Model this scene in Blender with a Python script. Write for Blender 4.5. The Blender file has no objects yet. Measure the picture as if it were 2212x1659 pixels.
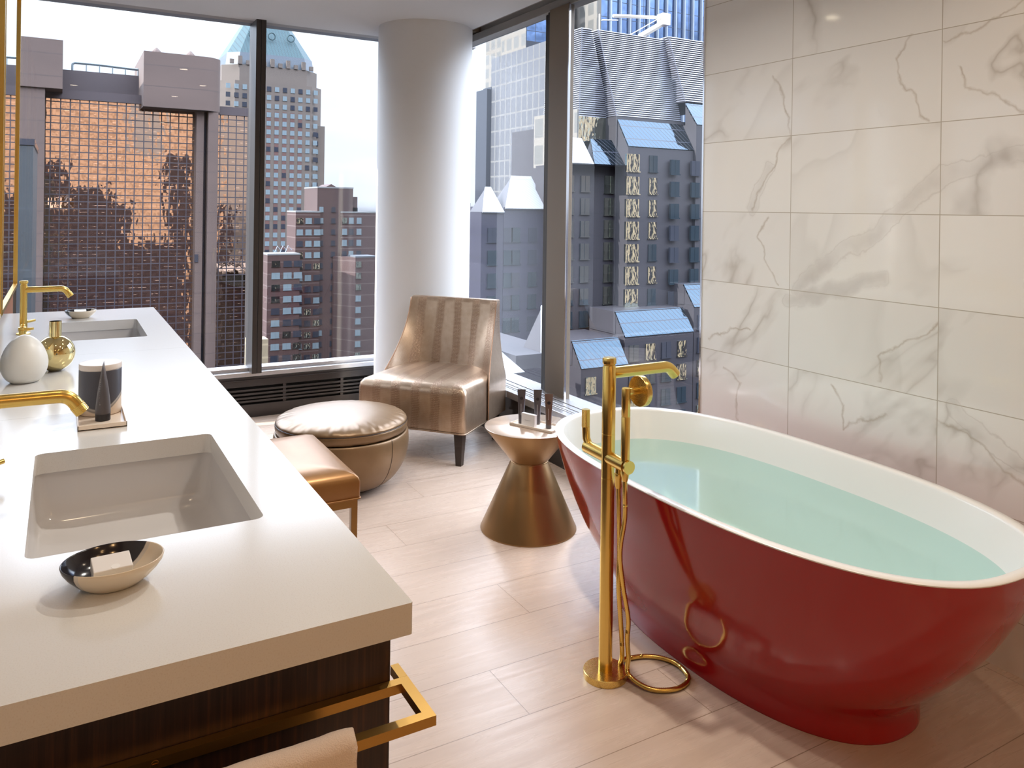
import bpy, bmesh, math, random
from mathutils import Vector, Matrix, noise
random.seed(7)
PI = math.pi
S = bpy.context.scene
COL = S.collection

# ------------------------------------------------------------------ camera
H = 1.41
YAW, ROLL, FPX, CX, CY = math.radians(29.704), math.radians(0.794), 1706.4, 1106.0, 450.9
cd = bpy.data.cameras.new('camera'); cam = bpy.data.objects.new('camera', cd); COL.objects.link(cam)
cd.sensor_width = 36; cd.lens = FPX / 2212 * 36
cd.shift_y = -(829.5 - CY) / 2212
cd.clip_start = 0.05; cd.clip_end = 4000
f_ = Vector((math.sin(YAW), math.cos(YAW), 0)); r0 = Vector((math.cos(YAW), -math.sin(YAW), 0)); u0 = Vector((0, 0, 1))
r_ = r0 * math.cos(ROLL) + u0 * math.sin(ROLL); u_ = u0 * math.cos(ROLL) - r0 * math.sin(ROLL)
cam.matrix_world = Matrix(((r_.x, u_.x, -f_.x, 0), (r_.y, u_.y, -f_.y, 0), (r_.z, u_.z, -f_.z, H), (0, 0, 0, 1)))
S.camera = cam

def ratio(px, py=450.0):           # x/y of the sight line through a column of the photo, used to survey the city
    X, Y = (px - CX) / FPX, (py - CY) / FPX
    d = r_ * X - u_ * Y + f_
    return d.x / d.y, d.z / d.y
def at(px, py, Y):
    a, b = ratio(px, py); return a * Y, H + b * Y

# ------------------------------------------------------------------ render look
S.view_settings.view_transform = 'Standard'; S.view_settings.look = 'None'
S.view_settings.exposure = 0.72; S.view_settings.gamma = 1.0
S.view_settings.use_curve_mapping = False
S.render.engine = 'CYCLES'
S.cycles.use_denoising = True
S.cycles.max_bounces = 9; S.cycles.diffuse_bounces = 4; S.cycles.glossy_bounces = 5
S.cycles.transmission_bounces = 4; S.cycles.transparent_max_bounces = 10
S.cycles.sample_clamp_indirect = 6.0; S.cycles.caustics_reflective = False; S.cycles.caustics_refractive = False
S.cycles.blur_glossy = 0.5

# ------------------------------------------------------------------ sky
W = bpy.data.worlds.new('sky'); S.world = W; W.use_nodes = True
nt = W.node_tree; nt.nodes.clear()
def N(nt, t, **k):
    n = nt.nodes.new(t)
    for a, b in k.items(): setattr(n, a, b)
    return n
def ramp(nt, pts, interp='LINEAR'):
    n = nt.nodes.new('ShaderNodeValToRGB'); cr = n.color_ramp; cr.interpolation = interp
    while len(cr.elements) < len(pts): cr.elements.new(0.5)
    for e, (p, c) in zip(cr.elements, pts):
        e.position = p; e.color = (*c, 1) if len(c) == 3 else c
    return n
tc = N(nt, 'ShaderNodeTexCoord'); sp = N(nt, 'ShaderNodeSeparateXYZ'); nt.links.new(tc.outputs['Generated'], sp.inputs[0])
rp = ramp(nt, [(0.0, (.11, .11, .13)), (0.495, (.30, .33, .38)), (0.502, (.78, .80, .83)), (0.56, (.86, .93, 1.0)), (0.66, (.92, .98, 1.06)), (1.0, (.86, .92, 1.0))])
mr = N(nt, 'ShaderNodeMapRange'); mr.inputs['From Min'].default_value = -1; mr.inputs['From Max'].default_value = 1
nt.links.new(sp.outputs['Z'], mr.inputs['Value']); nt.links.new(mr.outputs[0], rp.inputs[0])
mp = N(nt, 'ShaderNodeMapping'); mp.inputs['Scale'].default_value = (2.5, 2.5, 14)
nz = N(nt, 'ShaderNodeTexNoise'); nz.inputs['Scale'].default_value = 1.6; nz.inputs['Detail'].default_value = 6
nt.links.new(tc.outputs['Generated'], mp.inputs[0]); nt.links.new(mp.outputs[0], nz.inputs['Vector'])
cl = ramp(nt, [(0.42, (0, 0, 0)), (0.7, (1, 1, 1))])
nt.links.new(nz.outputs[0], cl.inputs[0])
mx = N(nt, 'ShaderNodeMix', data_type='RGBA'); mx.inputs[7].default_value = (1.0, 1.0, 1.0, 1)
mu = N(nt, 'ShaderNodeMath', operation='MULTIPLY'); mu.inputs[1].default_value = 0.55
nt.links.new(cl.outputs[0], mu.inputs[0]); nt.links.new(mu.outputs[0], mx.inputs[0]); nt.links.new(rp.outputs[0], mx.inputs[6])
# upper sky, out of view, is made extra bright to light the room
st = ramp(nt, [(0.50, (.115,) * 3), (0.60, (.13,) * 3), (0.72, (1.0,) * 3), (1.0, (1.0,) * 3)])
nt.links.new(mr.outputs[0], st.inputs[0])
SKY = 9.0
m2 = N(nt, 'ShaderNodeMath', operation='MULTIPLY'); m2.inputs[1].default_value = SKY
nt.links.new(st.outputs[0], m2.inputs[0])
bg = N(nt, 'ShaderNodeBackground'); wo = N(nt, 'ShaderNodeOutputWorld')
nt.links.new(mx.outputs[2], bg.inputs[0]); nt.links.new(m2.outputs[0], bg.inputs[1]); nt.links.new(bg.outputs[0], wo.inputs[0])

# ------------------------------------------------------------------ sun (low, from the left of the far windows)
sd = bpy.data.lights.new('sun', 'SUN'); sun = bpy.data.objects.new('sun', sd); COL.objects.link(sun)
sd.energy = 11.0; sd.color = (1.0, .93, .80); sd.angle = math.radians(0.6)
sun.rotation_euler = Vector((.90, -.14, -.40)).to_track_quat('-Z', 'Y').to_euler()

# daylight portals at the two glazed sides (guide the sky light, add none)
def portal(name, loc, rot, sx, sy):
    l = bpy.data.lights.new(name, 'AREA'); o = bpy.data.objects.new(name, l); COL.objects.link(o)
    l.shape = 'RECTANGLE'; l.size = sx; l.size_y = sy; l.cycles.is_portal = True
    o.location = loc; o.rotation_euler = rot
portal('window_portal', (1.17, 5.56, 1.48), (math.radians(-90), 0, 0), 2.8, 2.35)
portal('window_portal', (2.66, 4.1, 1.48), (0, math.radians(90), 0), 2.35, 2.8)

# ------------------------------------------------------------------ node materials
def lk(nt, a, b): nt.links.new(a, b)
class M_:
    """small builder round one node material"""
    def __init__(s, name, col=(.8, .8, .8), rough=.5, metal=0.0, **k):
        s.m = bpy.data.materials.new(name); s.m.use_nodes = True; s.nt = s.m.node_tree
        s.b = s.nt.nodes['Principled BSDF']; s.out = s.nt.nodes['Material Output']
        s.b.inputs['Base Color'].default_value = (*col, 1); s.b.inputs['Roughness'].default_value = rough
        s.b.inputs['Metallic'].default_value = metal
        for a, v in k.items():
            s.b.inputs[a.replace('_', ' ')].default_value = v
        s._tc = None
    def tc(s, w='Object'):
        if not s._tc: s._tc = s.nt.nodes.new('ShaderNodeTexCoord')
        return s._tc.outputs[w]
    def mapping(s, scale=(1, 1, 1), rot=(0, 0, 0), loc=(0, 0, 0), w='Object'):
        n = s.nt.nodes.new('ShaderNodeMapping'); n.inputs['Scale'].default_value = scale
        n.inputs['Rotation'].default_value = rot; n.inputs['Location'].default_value = loc
        lk(s.nt, s.tc(w), n.inputs[0]); return n.outputs[0]
    def noise(s, vec=None, scale=5, detail=3, rough=.5, dist=0):
        n = s.nt.nodes.new('ShaderNodeTexNoise'); n.inputs['Scale'].default_value = scale
        n.inputs['Detail'].default_value = detail; n.inputs['Roughness'].default_value = rough
        n.inputs['Distortion'].default_value = dist
        lk(s.nt, vec or s.tc(), n.inputs['Vector']); return n.outputs[0]
    def math(s, op, a, b=None, c=None, clamp=False):
        n = s.nt.nodes.new('ShaderNodeMath'); n.operation = op; n.use_clamp = clamp
        for i, v in enumerate((a, b, c)):
            if v is None: continue
            if isinstance(v, (int, float)): n.inputs[i].default_value = v
            else: lk(s.nt, v, n.inputs[i])
        return n.outputs[0]
    def xyz(s, vec=None):
        n = s.nt.nodes.new('ShaderNodeSeparateXYZ'); lk(s.nt, vec or s.tc(), n.inputs[0]); return n.outputs
    def comb(s, x, y, z):
        n = s.nt.nodes.new('ShaderNodeCombineXYZ')
        for i, v in enumerate((x, y, z)):
            if isinstance(v, (int, float)): n.inputs[i].default_value = v
            else: lk(s.nt, v, n.inputs[i])
        return n.outputs[0]
    def ramp(s, v, pts, interp='LINEAR'):
        n = ramp(s.nt, pts, interp); lk(s.nt, v, n.inputs[0]); return n.outputs[0]
    def mix(s, f, a, b):
        n = s.nt.nodes.new('ShaderNodeMix'); n.data_type = 'RGBA'
        for i, v in ((0, f), (6, a), (7, b)):
            if isinstance(v, (int, float)): n.inputs[i].default_value = v
            elif isinstance(v, tuple): n.inputs[i].default_value = (*v, 1)
            else: lk(s.nt, v, n.inputs[i])
        return n.outputs[2]
    def col(s, v): lk(s.nt, v, s.b.inputs['Base Color']); return s
    def rough(s, v): lk(s.nt, v, s.b.inputs['Roughness']); return s
    def bump(s, v, strength=.2, dist=.01):
        n = s.nt.nodes.new('ShaderNodeBump'); n.inputs['Strength'].default_value = strength
        n.inputs['Distance'].default_value = dist; lk(s.nt, v, n.inputs['Height'])
        lk(s.nt, n.outputs[0], s.b.inputs['Normal']); return s
    def line(s, c, origin, pitch, half):
        """1 inside a thin line repeating with pitch along coordinate c"""
        t = s.math('DIVIDE', s.math('SUBTRACT', c, origin), pitch)
        fr = s.math('ABSOLUTE', s.math('SUBTRACT', t, s.math('ROUND', t)))
        return s.math('LESS_THAN', fr, half / pitch)

def simple(name, col, rough=.5, metal=0.0, **k): return M_(name, col, rough, metal, **k).m

# --- room surfaces
m = M_('white wall paint', (.75, .735, .71), .55); m.bump(m.noise(scale=180, detail=2), .04, .001); WALL = m.m
m = M_('white ceiling paint', (.78, .775, .77), .7); m.bump(m.noise(scale=150, detail=2), .03, .001); CEIL = m.m

m = M_('polished marble tile', (.8, .78, .75), .07, Specular_IOR_Level=.5)
X, Y, Z = m.xyz()
gy = m.line(Y, 2.2125, .624, .0016); gz = m.line(Z, 1.4095, .3112, .0014)
g = m.math('MAXIMUM', gy, gz)
cy_ = m.math('FLOOR', m.math('DIVIDE', m.math('SUBTRACT', Y, 2.2125), .624)); cz_ = m.math('FLOOR', m.math('DIVIDE', m.math('SUBTRACT', Z, 1.4095), .3112))
off = m.math('ADD', m.math('MULTIPLY', cy_, 3.7), m.math('MULTIPLY', cz_, 1.9))
# veins run diagonally, offset from tile to tile
diag = m.comb(off, m.math('ADD', m.math('MULTIPLY', Y, 1.25), m.math('MULTIPLY', Z, .9)), m.math('SUBTRACT', Z, m.math('MULTIPLY', Y, .35)))
n1 = m.noise(diag, scale=1.0, detail=4.5, rough=.52, dist=.35)
v1 = m.ramp(m.math('ABSOLUTE', m.math('SUBTRACT', n1, .5)), [(0.0, (1, 1, 1)), (0.009, (.45, .45, .45)), (0.03, (0, 0, 0))])
msk = m.ramp(m.noise(diag, scale=1.7, detail=2), [(.47, (0, 0, 0)), (.60, (1, 1, 1))])
n2 = m.noise(diag, scale=.6, detail=4, rough=.45, dist=.5)
v2 = m.ramp(n2, [(.46, (0, 0, 0)), (.50, (.35, .35, .35)), (.52, (.9, .9, .9)), (.528, (0, 0, 0))])
tone = m.mix(m.ramp(n2, [(.3, (0, 0, 0)), (.7, (1, 1, 1))]), (.88, .86, .825), (.83, .81, .785))
c = m.mix(m.math('MULTIPLY', m.math('MULTIPLY', v1, msk), .50), tone, (.36, .31, .25))
c = m.mix(m.math('MULTIPLY', v2, .20), c, (.50, .47, .43))
w_ = m.math('MULTIPLY', m.math('SUBTRACT', m.noise(scale=9, detail=4), .5), .085)
w2 = m.math('MULTIPLY', m.math('SUBTRACT', m.noise(m.mapping(loc=(3, 7, 1)), scale=11, detail=4), .5), .085)
Pv = m.comb(0, m.math('ADD', Y, w_), m.math('ADD', Z, w2))
def vm(op, a, b):
    n = m.nt.nodes.new('ShaderNodeVectorMath'); n.operation = op
    for i, v in enumerate((a, b)):
        if isinstance(v, tuple): n.inputs[i].default_value = v
        elif v is not None: (lk(m.nt, v, n.inputs[i if op != 'SCALE' or i == 0 else 3]))
    return n
def seg(a, b):
    d = (0, b[0] - a[0], b[1] - a[1]); L2 = d[1] ** 2 + d[2] ** 2
    pa = vm('SUBTRACT', Pv, (0, a[0], a[1])).outputs[0]
    t = m.math('MULTIPLY', vm('DOT_PRODUCT', pa, d).outputs['Value'], 1 / L2, clamp=True)
    dv = vm('SCALE', d, t).outputs[0]
    return vm('LENGTH', vm('SUBTRACT', pa, dv).outputs[0], None).outputs['Value']
def veins(polys):
    r = None
    for P in polys:
        for a, b in zip(P[:-1], P[1:]):
            q = seg(a, b); r = q if r is None else m.math('MINIMUM', r, q)
    return r
broad = veins([[(2.174, 1.098), (2.027, 1.233), (1.868, 1.311), (1.706, 1.447), (1.591, 1.54), (1.325, 1.603)], [(2.21, 1.054), (2.089, 1.085), (1.904, 1.152), (1.8, 1.181)],
    [(1.533, .78), (1.426, .70), (1.312, .643), (1.2, .60)], [(2.32, 1.60), (2.38, 1.50), (2.424, 1.416)]])
thin = veins([[(2.318, 1.974), (2.251, 1.89), (2.237, 1.794), (2.208, 1.717), (2.259, 1.673), (2.342, 1.543), (2.424, 1.416)], [(1.701, 2.026), (1.749, 1.953), (1.716, 1.834), (1.669, 1.781), (1.634, 1.727)],
    [(2.334, 1.388), (2.376, 1.309), (2.344, 1.213), (2.273, 1.119)], [(1.533, 1.907), (1.501, 1.824), (1.427, 1.792), (1.327, 1.738)], [(1.584, .727), (1.516, .712), (1.426, .676), (1.383, .622), (1.311, .573)],
    [(2.58, .726), (2.468, .666), (2.494, .58), (2.487, .512)], [(2.009, .758), (1.957, .681), (1.951, .596), (1.877, .657), (1.784, .687)], [(1.587, 1.036), (1.699, .964), (1.815, .897), (1.804, .815)],
    [(2.668, .826), (2.527, .898), (2.42, .909)], [(1.331, 2.069), (1.459, 2.011), (1.581, 1.988)]])
bn = m.noise(scale=14, detail=4)
bn2 = m.ramp(m.noise(scale=4.5, detail=3), [(.38, (0, 0, 0)), (.62, (1, 1, 1))])
bm_ = m.math('MULTIPLY', m.ramp(broad, [(0, (1, 1, 1)), (.016, (.8, .8, .8)), (.040, (0, 0, 0))]), m.math('ADD', m.math('MULTIPLY', bn2, .38), .10))
be = m.math('MULTIPLY', m.ramp(m.math('ABSOLUTE', m.math('SUBTRACT', broad, .027)), [(0, (1, 1, 1)), (.0022, (0, 0, 0))]), m.math('MULTIPLY', m.math('SUBTRACT', 1.0, bn2), .30))
tn = m.math('MULTIPLY', m.ramp(thin, [(0, (1, 1, 1)), (.0016, (.7, .7, .7)), (.007, (0, 0, 0))]), m.math('ADD', m.math('MULTIPLY', bn, .9), .0))
c = m.mix(bm_, c, (.50, .46, .43)); c = m.mix(be, c, (.40, .35, .30)); c = m.mix(tn, c, (.40, .32, .23))
c = m.mix(g, c, (.47, .42, .35)); m.col(c); m.rough(m.math('ADD', m.math('MULTIPLY', g, .5), .07))
m.bump(m.math('SUBTRACT', 1.0, g), .25, .001); TILE = m.m

m = M_('pale oak plank floor', (.5, .42, .35), .26, Specular_IOR_Level=.45)
X, Y, Z = m.xyz()
row = m.math('FLOOR', m.math('DIVIDE', m.math('SUBTRACT', Y, 1.881), .2376))
xo = m.math('ADD', X, m.math('MULTIPLY', m.math('FRACT', m.math('MULTIPLY', row, .381)), 1.2))
gy = m.line(Y, 1.881, .2376, .0013); gx = m.line(xo, 1.152, 1.2, .0012); g = m.math('MAXIMUM', gy, gx)
pl = m.math('FLOOR', m.math('DIVIDE', m.math('SUBTRACT', xo, 1.152), 1.2))
wn = m.nt.nodes.new('ShaderNodeTexWhiteNoise'); wn.noise_dimensions = '2D'; lk(m.nt, m.comb(row, pl, 0), wn.inputs['Vector'])
gv = m.comb(m.math('MULTIPLY', xo, 1.3), m.math('ADD', m.math('MULTIPLY', Y, 17), m.math('MULTIPLY', wn.outputs[0], 37)), wn.outputs[0])
gr = m.noise(gv, scale=1.6, detail=7, rough=.6, dist=1.2)
fine = m.noise(m.comb(m.math('MULTIPLY', xo, 6), m.math('MULTIPLY', Y, 160), wn.outputs[0]), scale=1.5, detail=3)
c = m.mix(m.ramp(gr, [(.3, (0, 0, 0)), (.72, (1, 1, 1))]), (.60, .465, .37), (.49, .365, .28))
c = m.mix(m.math('MULTIPLY', fine, .20), c, (.42, .31, .23))
c = m.mix(m.math('MULTIPLY', wn.outputs[0], .22), c, (.60, .48, .39))
c = m.mix(g, c, (.27, .19, .13)); m.col(c)
m.rough(m.math('ADD', m.math('MULTIPLY', gr, .16), .20)); m.bump(m.math('SUBTRACT', m.math('MULTIPLY', gr, .3), g), .14, .001); FLOOR = m.m

m = M_('white quartz', (.72, .71, .69), .16, Specular_IOR_Level=.5)
X, Y, Z = m.xyz()
s1 = m.math('LESS_THAN', m.math('ABSOLUTE', m.math('SUBTRACT', Y, 2.185)), .0008)
s2 = m.math('LESS_THAN', m.math('ABSOLUTE', m.math('SUBTRACT', Y, 3.02)), .0008); sm = m.math('MAXIMUM', s1, s2)
fl = m.ramp(m.noise(scale=520, detail=1), [(.30, (.64, .61, .57)), (.42, (.70, .69, .67)), (.62, (.72, .71, .69))])
fl = m.mix(m.noise(scale=3, detail=4), fl, (.70, .69, .67))
m.col(m.mix(sm, fl, (.45, .42, .38))); QUARTZ = m.m
CERAMIC = simple('white ceramic', (.60, .585, .58), .13)
m = M_('dark stained oak veneer', (.04, .02, .015), .42)
gr = m.noise(m.mapping((90, 90, 2.2)), scale=1.6, detail=6, rough=.65)
m.col(m.ramp(gr, [(.30, (.014, .006, .006)), (.52, (.034, .015, .012)), (.72, (.085, .032, .016))])); m.bump(gr, .15, .001); DARKWOOD = m.m
m = M_('amber wood panel', (.25, .09, .02), .4)
m.col(m.ramp(m.noise(m.mapping((30, 30, 2)), scale=2, detail=4), [(.3, (.16, .05, .012)), (.7, (.34, .12, .03))])); AMBER = m.m

def brass(name, col, rough, sc=(1, 1, 260), bump=.05):
    m = M_(name, col, rough, 1.0)
    n = m.noise(m.mapping(sc), scale=3, detail=2)
    m.rough(m.math('ADD', m.math('MULTIPLY', n, .14), rough - .07))
    m.bump(n, bump, .0005); return m.m
BRASS = brass('brushed brass', (.80, .56, .16), .24)
BRASS2 = brass('brushed brass face', (.76, .54, .18), .27, (200, 200, 200))
BRONZEBAR = brass('antique brass bar', (.50, .30, .085), .33, (6, 300, 300))
GOLD = simple('polished gold', (.80, .66, .33), .035, 1.0)
CHROME = simple('chrome trim', (.80, .80, .82), .12, 1.0)
m = M_('bronze window frame', (.055, .047, .042), .33, .55); m.bump(m.noise(scale=90), .05, .0005); FRAME = m.m
m = M_('taupe metal cladding', (.19, .145, .10), .45, 0.0); m.bump(m.noise(scale=60), .04, .0005); TAUPE = m.m
SILLM = simple('grey aluminium sill', (.50, .49, .50), .26, .75)
BLACKP = simple('dark bronze convector panel', (.035, .028, .026), .25, .3)
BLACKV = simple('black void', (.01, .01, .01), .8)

# chair: metallic snakeskin; bands of scales run front to back
m = M_('gold snakeskin upholstery', (.6, .45, .33), .30, .72)
X, Y, Z = m.xyz()
wob = m.math('MULTIPLY', m.math('SUBTRACT', m.noise(scale=5, detail=2), .5), .035)
t = m.math('SINE', m.math('MULTIPLY', m.math('ADD', X, wob), 2 * PI / .122))
band = m.ramp(t, [(.0, (0, 0, 0)), (.55, (1, 1, 1))])
vo = m.nt.nodes.new('ShaderNodeTexVoronoi'); vo.feature = 'DISTANCE_TO_EDGE'; vo.inputs['Scale'].default_value = 1.0; vo.inputs['Randomness'].default_value = .35
lk(m.nt, m.comb(m.math('MULTIPLY', m.math('ADD', X, m.math('MULTIPLY', Y, .3)), 140), m.math('MULTIPLY', m.math('ADD', Y, Z), 105), 0), vo.inputs['Vector'])
ed = m.ramp(vo.outputs[0], [(.05, (1, 1, 1)), (.26, (0, 0, 0))])
mot = m.noise(scale=26, detail=4)
base = m.mix(mot, (.55, .42, .31), (.40, .28, .185))
base = m.mix(m.math('MULTIPLY', band, .14), base, (.42, .25, .15))
c = m.mix(m.math('MULTIPLY', ed, m.math('ADD', m.math('MULTIPLY', band, .62), .12)), base, (.17, .085, .045)); m.col(c)
m.bump(m.math('MULTIPLY', m.math('SUBTRACT', 1.0, ed), m.math('ADD', m.math('MULTIPLY', band, .8), .2)), .28, .002); SNAKE = m.m
m = M_('bronze leather', (.42, .26, .12), .36, .42)
X, Y, Z = m.xyz()
ang = m.math('ARCTAN2', Y, X)
wr = m.noise(m.comb(m.math('MULTIPLY', m.math('SINE', ang), 3.5), m.math('MULTIPLY', m.math('COSINE', ang), 3.5), m.math('MULTIPLY', Z, 2)), scale=2.4, detail=2)
m.col(m.mix(m.noise(scale=14, detail=4), (.25, .155, .08), (.19, .11, .05)))
m.bump(m.noise(scale=340, detail=2), .10, .0006); LEATHER = m.m
m = M_('copper leather', (.42, .22, .085), .34, .5); m.col(m.mix(m.noise(scale=10, detail=3), (.33, .165, .055), (.26, .12, .038)))
m.bump(m.noise(scale=320, detail=2), .10, .0006); LEATHER2 = m.m
BRONZEP = M_('satin bronze lacquer', (.37, .225, .10), .30, .75); BRONZEP = BRONZEP.m
BRONZET = simple('pale bronze table top', (.62, .48, .37), .22, .6)
LEG = simple('dark espresso leg', (.028, .017, .013), .35)
STOOLLEG = simple('aged bronze steel', (.30, .17, .06), .32, .85)
m = M_('deep red lacquer', (.36, .009, .012), .10, Coat_Weight=.15, Coat_Roughness=.04); RED = m.m
WHITES = simple('white stone resin', (.84, .825, .80), .22)
PORC = simple('matte white glaze', (.74, .735, .70), .38)
TUBEM = simple('smoked grey tube plastic', (.075, .065, .07), .32)
TUBE2 = simple('translucent umber tube', (.13, .085, .07), .25)
BLACK = simple('black plastic', (.012, .012, .017), .3)
CREAM = simple('cream lacquer tray', (.80, .69, .58), .22)
CARDW = simple('white card', (.80, .78, .77), .5)
PRINT = simple('grey print', (.30, .29, .30), .5)
m = M_('terry towel', (.80, .68, .60), .95); m.bump(m.noise(scale=700, detail=2), .6, .002); TOWEL = m.m
# two-tone glaze: black over cream with a slanting border
def twotone(name, ax, ay, az, thr, dark=(.016, .014, .020), light=(.74, .64, .50), rough=.14, curve=0.0):
    m = M_(name, light, rough); X, Y, Z = m.xyz()
    s = m.math('ADD', m.math('ADD', m.math('MULTIPLY', X, ax), m.math('MULTIPLY', Y, ay)), m.math('MULTIPLY', Z, az))
    if curve: s = m.math('ADD', s, m.math('MULTIPLY', m.math('POWER', X, 2.0), curve))
    m.col(m.ramp(m.math('MULTIPLY', m.math('SUBTRACT', s, thr - .05), 10), [(0, light), (.47, light), (.475, (.62, .57, .50)), (.53, (.60, .55, .49)), (.54, dark), (1, dark)]))
    return m.m

# glass: a thin sheet, part mirror, tinted
def sheet_glass(name, tint, ior=1.5, rough=0.0):
    m = bpy.data.materials.new(name); m.use_nodes = True; nt = m.node_tree; nt.nodes.clear()
    o = N(nt, 'ShaderNodeOutputMaterial'); tr = N(nt, 'ShaderNodeBsdfTransparent'); tr.inputs[0].default_value = (*tint, 1)
    gl = N(nt, 'ShaderNodeBsdfGlossy'); gl.inputs['Roughness'].default_value = rough; gl.inputs[0].default_value = (1, 1, 1, 1)
    fr = N(nt, 'ShaderNodeFresnel'); fr.inputs[0].default_value = ior; mx = N(nt, 'ShaderNodeMixShader')
    ge = N(nt, 'ShaderNodeNewGeometry'); a = N(nt, 'ShaderNodeMath', operation='SUBTRACT'); a.inputs[0].default_value = 1.0
    lk(nt, ge.outputs['Backfacing'], a.inputs[1]); b_ = N(nt, 'ShaderNodeMath', operation='MULTIPLY'); lk(nt, fr.outputs[0], b_.inputs[0]); lk(nt, a.outputs[0], b_.inputs[1])
    lk(nt, b_.outputs[0], mx.inputs[0]); lk(nt, tr.outputs[0], mx.inputs[1]); lk(nt, gl.outputs[0], mx.inputs[2]); lk(nt, mx.outputs[0], o.inputs[0])
    return m
GLASS = sheet_glass('window glass', (.80, .83, .88), 1.45)
WATER = sheet_glass('bath water', (.70, .86, .83), 1.33, .10)
MIRROR = simple('silver mirror', (.92, .93, .93), .01, 1.0)

# ------------------------------------------------------------------ mesh helpers
def V(*a): return Vector(a)
class MB:
    def __init__(s): s.bm = bmesh.new()
    def box(s, x0, x1, y0, y1, z0, z1, bev=0, seg=2):
        r = bmesh.ops.create_cube(s.bm, size=1.0)
        M = Matrix.Translation(((x0 + x1) / 2, (y0 + y1) / 2, (z0 + z1) / 2)) @ Matrix.Diagonal((abs(x1 - x0), abs(y1 - y0), abs(z1 - z0), 1))
        bmesh.ops.transform(s.bm, matrix=M, verts=r['verts'])
        if bev:
            es = list({e for v in r['verts'] for e in v.link_edges})
            bmesh.ops.bevel(s.bm, geom=es, offset=bev, segments=seg, profile=.5, affect='EDGES')
        return s
    def obox(s, c, ax, half, bev=0):
        """oriented box: centre, three unit axes, half sizes"""
        n0 = len(s.bm.verts)
        r = bmesh.ops.create_cube(s.bm, size=2.0)
        M = Matrix(((ax[0][0] * half[0], ax[1][0] * half[1], ax[2][0] * half[2], c[0]), (ax[0][1] * half[0], ax[1][1] * half[1], ax[2][1] * half[2], c[1]), (ax[0][2] * half[0], ax[1][2] * half[1], ax[2][2] * half[2], c[2]), (0, 0, 0, 1)))
        bmesh.ops.transform(s.bm, matrix=M, verts=r['verts'])
        if bev:
            es = list({e for v in r['verts'] for e in v.link_edges})
            bmesh.ops.bevel(s.bm, geom=es, offset=bev, segments=2, profile=.5, affect='EDGES')
        return s
    def rings(s, rings, cap0=True, cap1=True, closed=True):
        """skin a list of equally long point rings"""
        vs = [[s.bm.verts.new(p) for p in r] for r in rings]
        n = len(vs[0])
        for a, b in zip(vs[:-1], vs[1:]):
            for i in range(n if closed else n - 1):
                j = (i + 1) % n
                try: s.bm.faces.new((a[i], a[j], b[j], b[i]))
                except ValueError: pass
        if cap0 and closed: s.bm.faces.new(list(reversed(vs[0])))
        if cap1 and closed: s.bm.faces.new(vs[-1])
        return s
    def lathe(s, prof, c=(0, 0), n=48, cap0=True, cap1=True, sx=1, sy=1):
        return s.rings([[V(c[0] + sx * r * math.cos(2 * PI * i / n), c[1] + sy * r * math.sin(2 * PI * i / n), z) for i in range(n)] for r, z in prof], cap0, cap1)
    def tube(s, pts, r, n=16, cap=True):
        pts = [Vector(p) for p in pts]; rs = r if isinstance(r, (list, tuple)) else [r] * len(pts)
        T = []
        for i, p in enumerate(pts):
            a = pts[max(i - 1, 0)]; b = pts[min(i + 1, len(pts) - 1)]; T.append((b - a).normalized())
        up = V(0, 0, 1) if abs(T[0].z) < .9 else V(1, 0, 0)
        nrm = T[0].cross(up).normalized(); out = []
        for i, p in enumerate(pts):
            nrm = (nrm - T[i] * nrm.dot(T[i])).normalized(); bi = T[i].cross(nrm)
            out.append([p + (nrm * math.cos(2 * PI * k / n) + bi * math.sin(2 * PI * k / n)) * rs[i] for k in range(n)])
        return s.rings(out, cap, cap)
    def poly(s, pts):
        s.bm.faces.new([s.bm.verts.new(p) for p in pts]); return s
    def prism(s, pts, d):
        """extrude polygon pts (3-D) by vector d"""
        return s.rings([[Vector(p) for p in pts], [Vector(p) + Vector(d) for p in pts]])
def obj(name, mb, mat, parent=None, smooth=None, label=None, world=False, sub=0):
    bm = mb.bm if isinstance(mb, MB) else mb
    bmesh.ops.recalc_face_normals(bm, faces=bm.faces)
    me = bpy.data.meshes.new(name); bm.to_mesh(me); bm.free()
    if world and parent is not None:
        q = parent; Mi = Matrix.Identity(4)
        while q is not None: Mi = Matrix.LocRotScale(q.location, q.rotation_euler, None) @ Mi; q = q.parent
        me.transform(Mi.inverted())
    me.materials.append(mat)
    o = bpy.data.objects.new(name, me); COL.objects.link(o)
    if parent is not None: o.parent = parent
    if smooth:
        for p in me.polygons: p.use_smooth = True
        if smooth is not True: me.set_sharp_from_angle(angle=math.radians(smooth))
    if sub:
        md = o.modifiers.new('subdivision', 'SUBSURF'); md.levels = sub; md.render_levels = sub
    if label: o['label'] = label
    return o
def tag(o, label, cat, group=None):
    o['label'] = label; o['category'] = cat
    if group: o['group'] = group
    return o
def thing(name, label, cat, loc=(0, 0, 0), rz=0, group=None):
    o = bpy.data.objects.new(name, None); COL.objects.link(o); o.location = loc; o.rotation_euler = (0, 0, rz); o.empty_display_size = .05
    return tag(o, label, cat, group)
def struct(name, mb, mat, parent=None, smooth=None):
    o = obj(name, mb, mat, parent, smooth)
    if parent is None: o['kind'] = 'structure'
    return o
def dup(root, loc, rz, label):
    def cp(o, par):
        c = o.copy(); COL.objects.link(c)
        if par is not None: c.parent = par
        for ch in o.children: cp(ch, c)
        return c
    r = cp(root, None); r.location = loc; r.rotation_euler = (0, 0, rz); r['label'] = label
    return r
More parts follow.
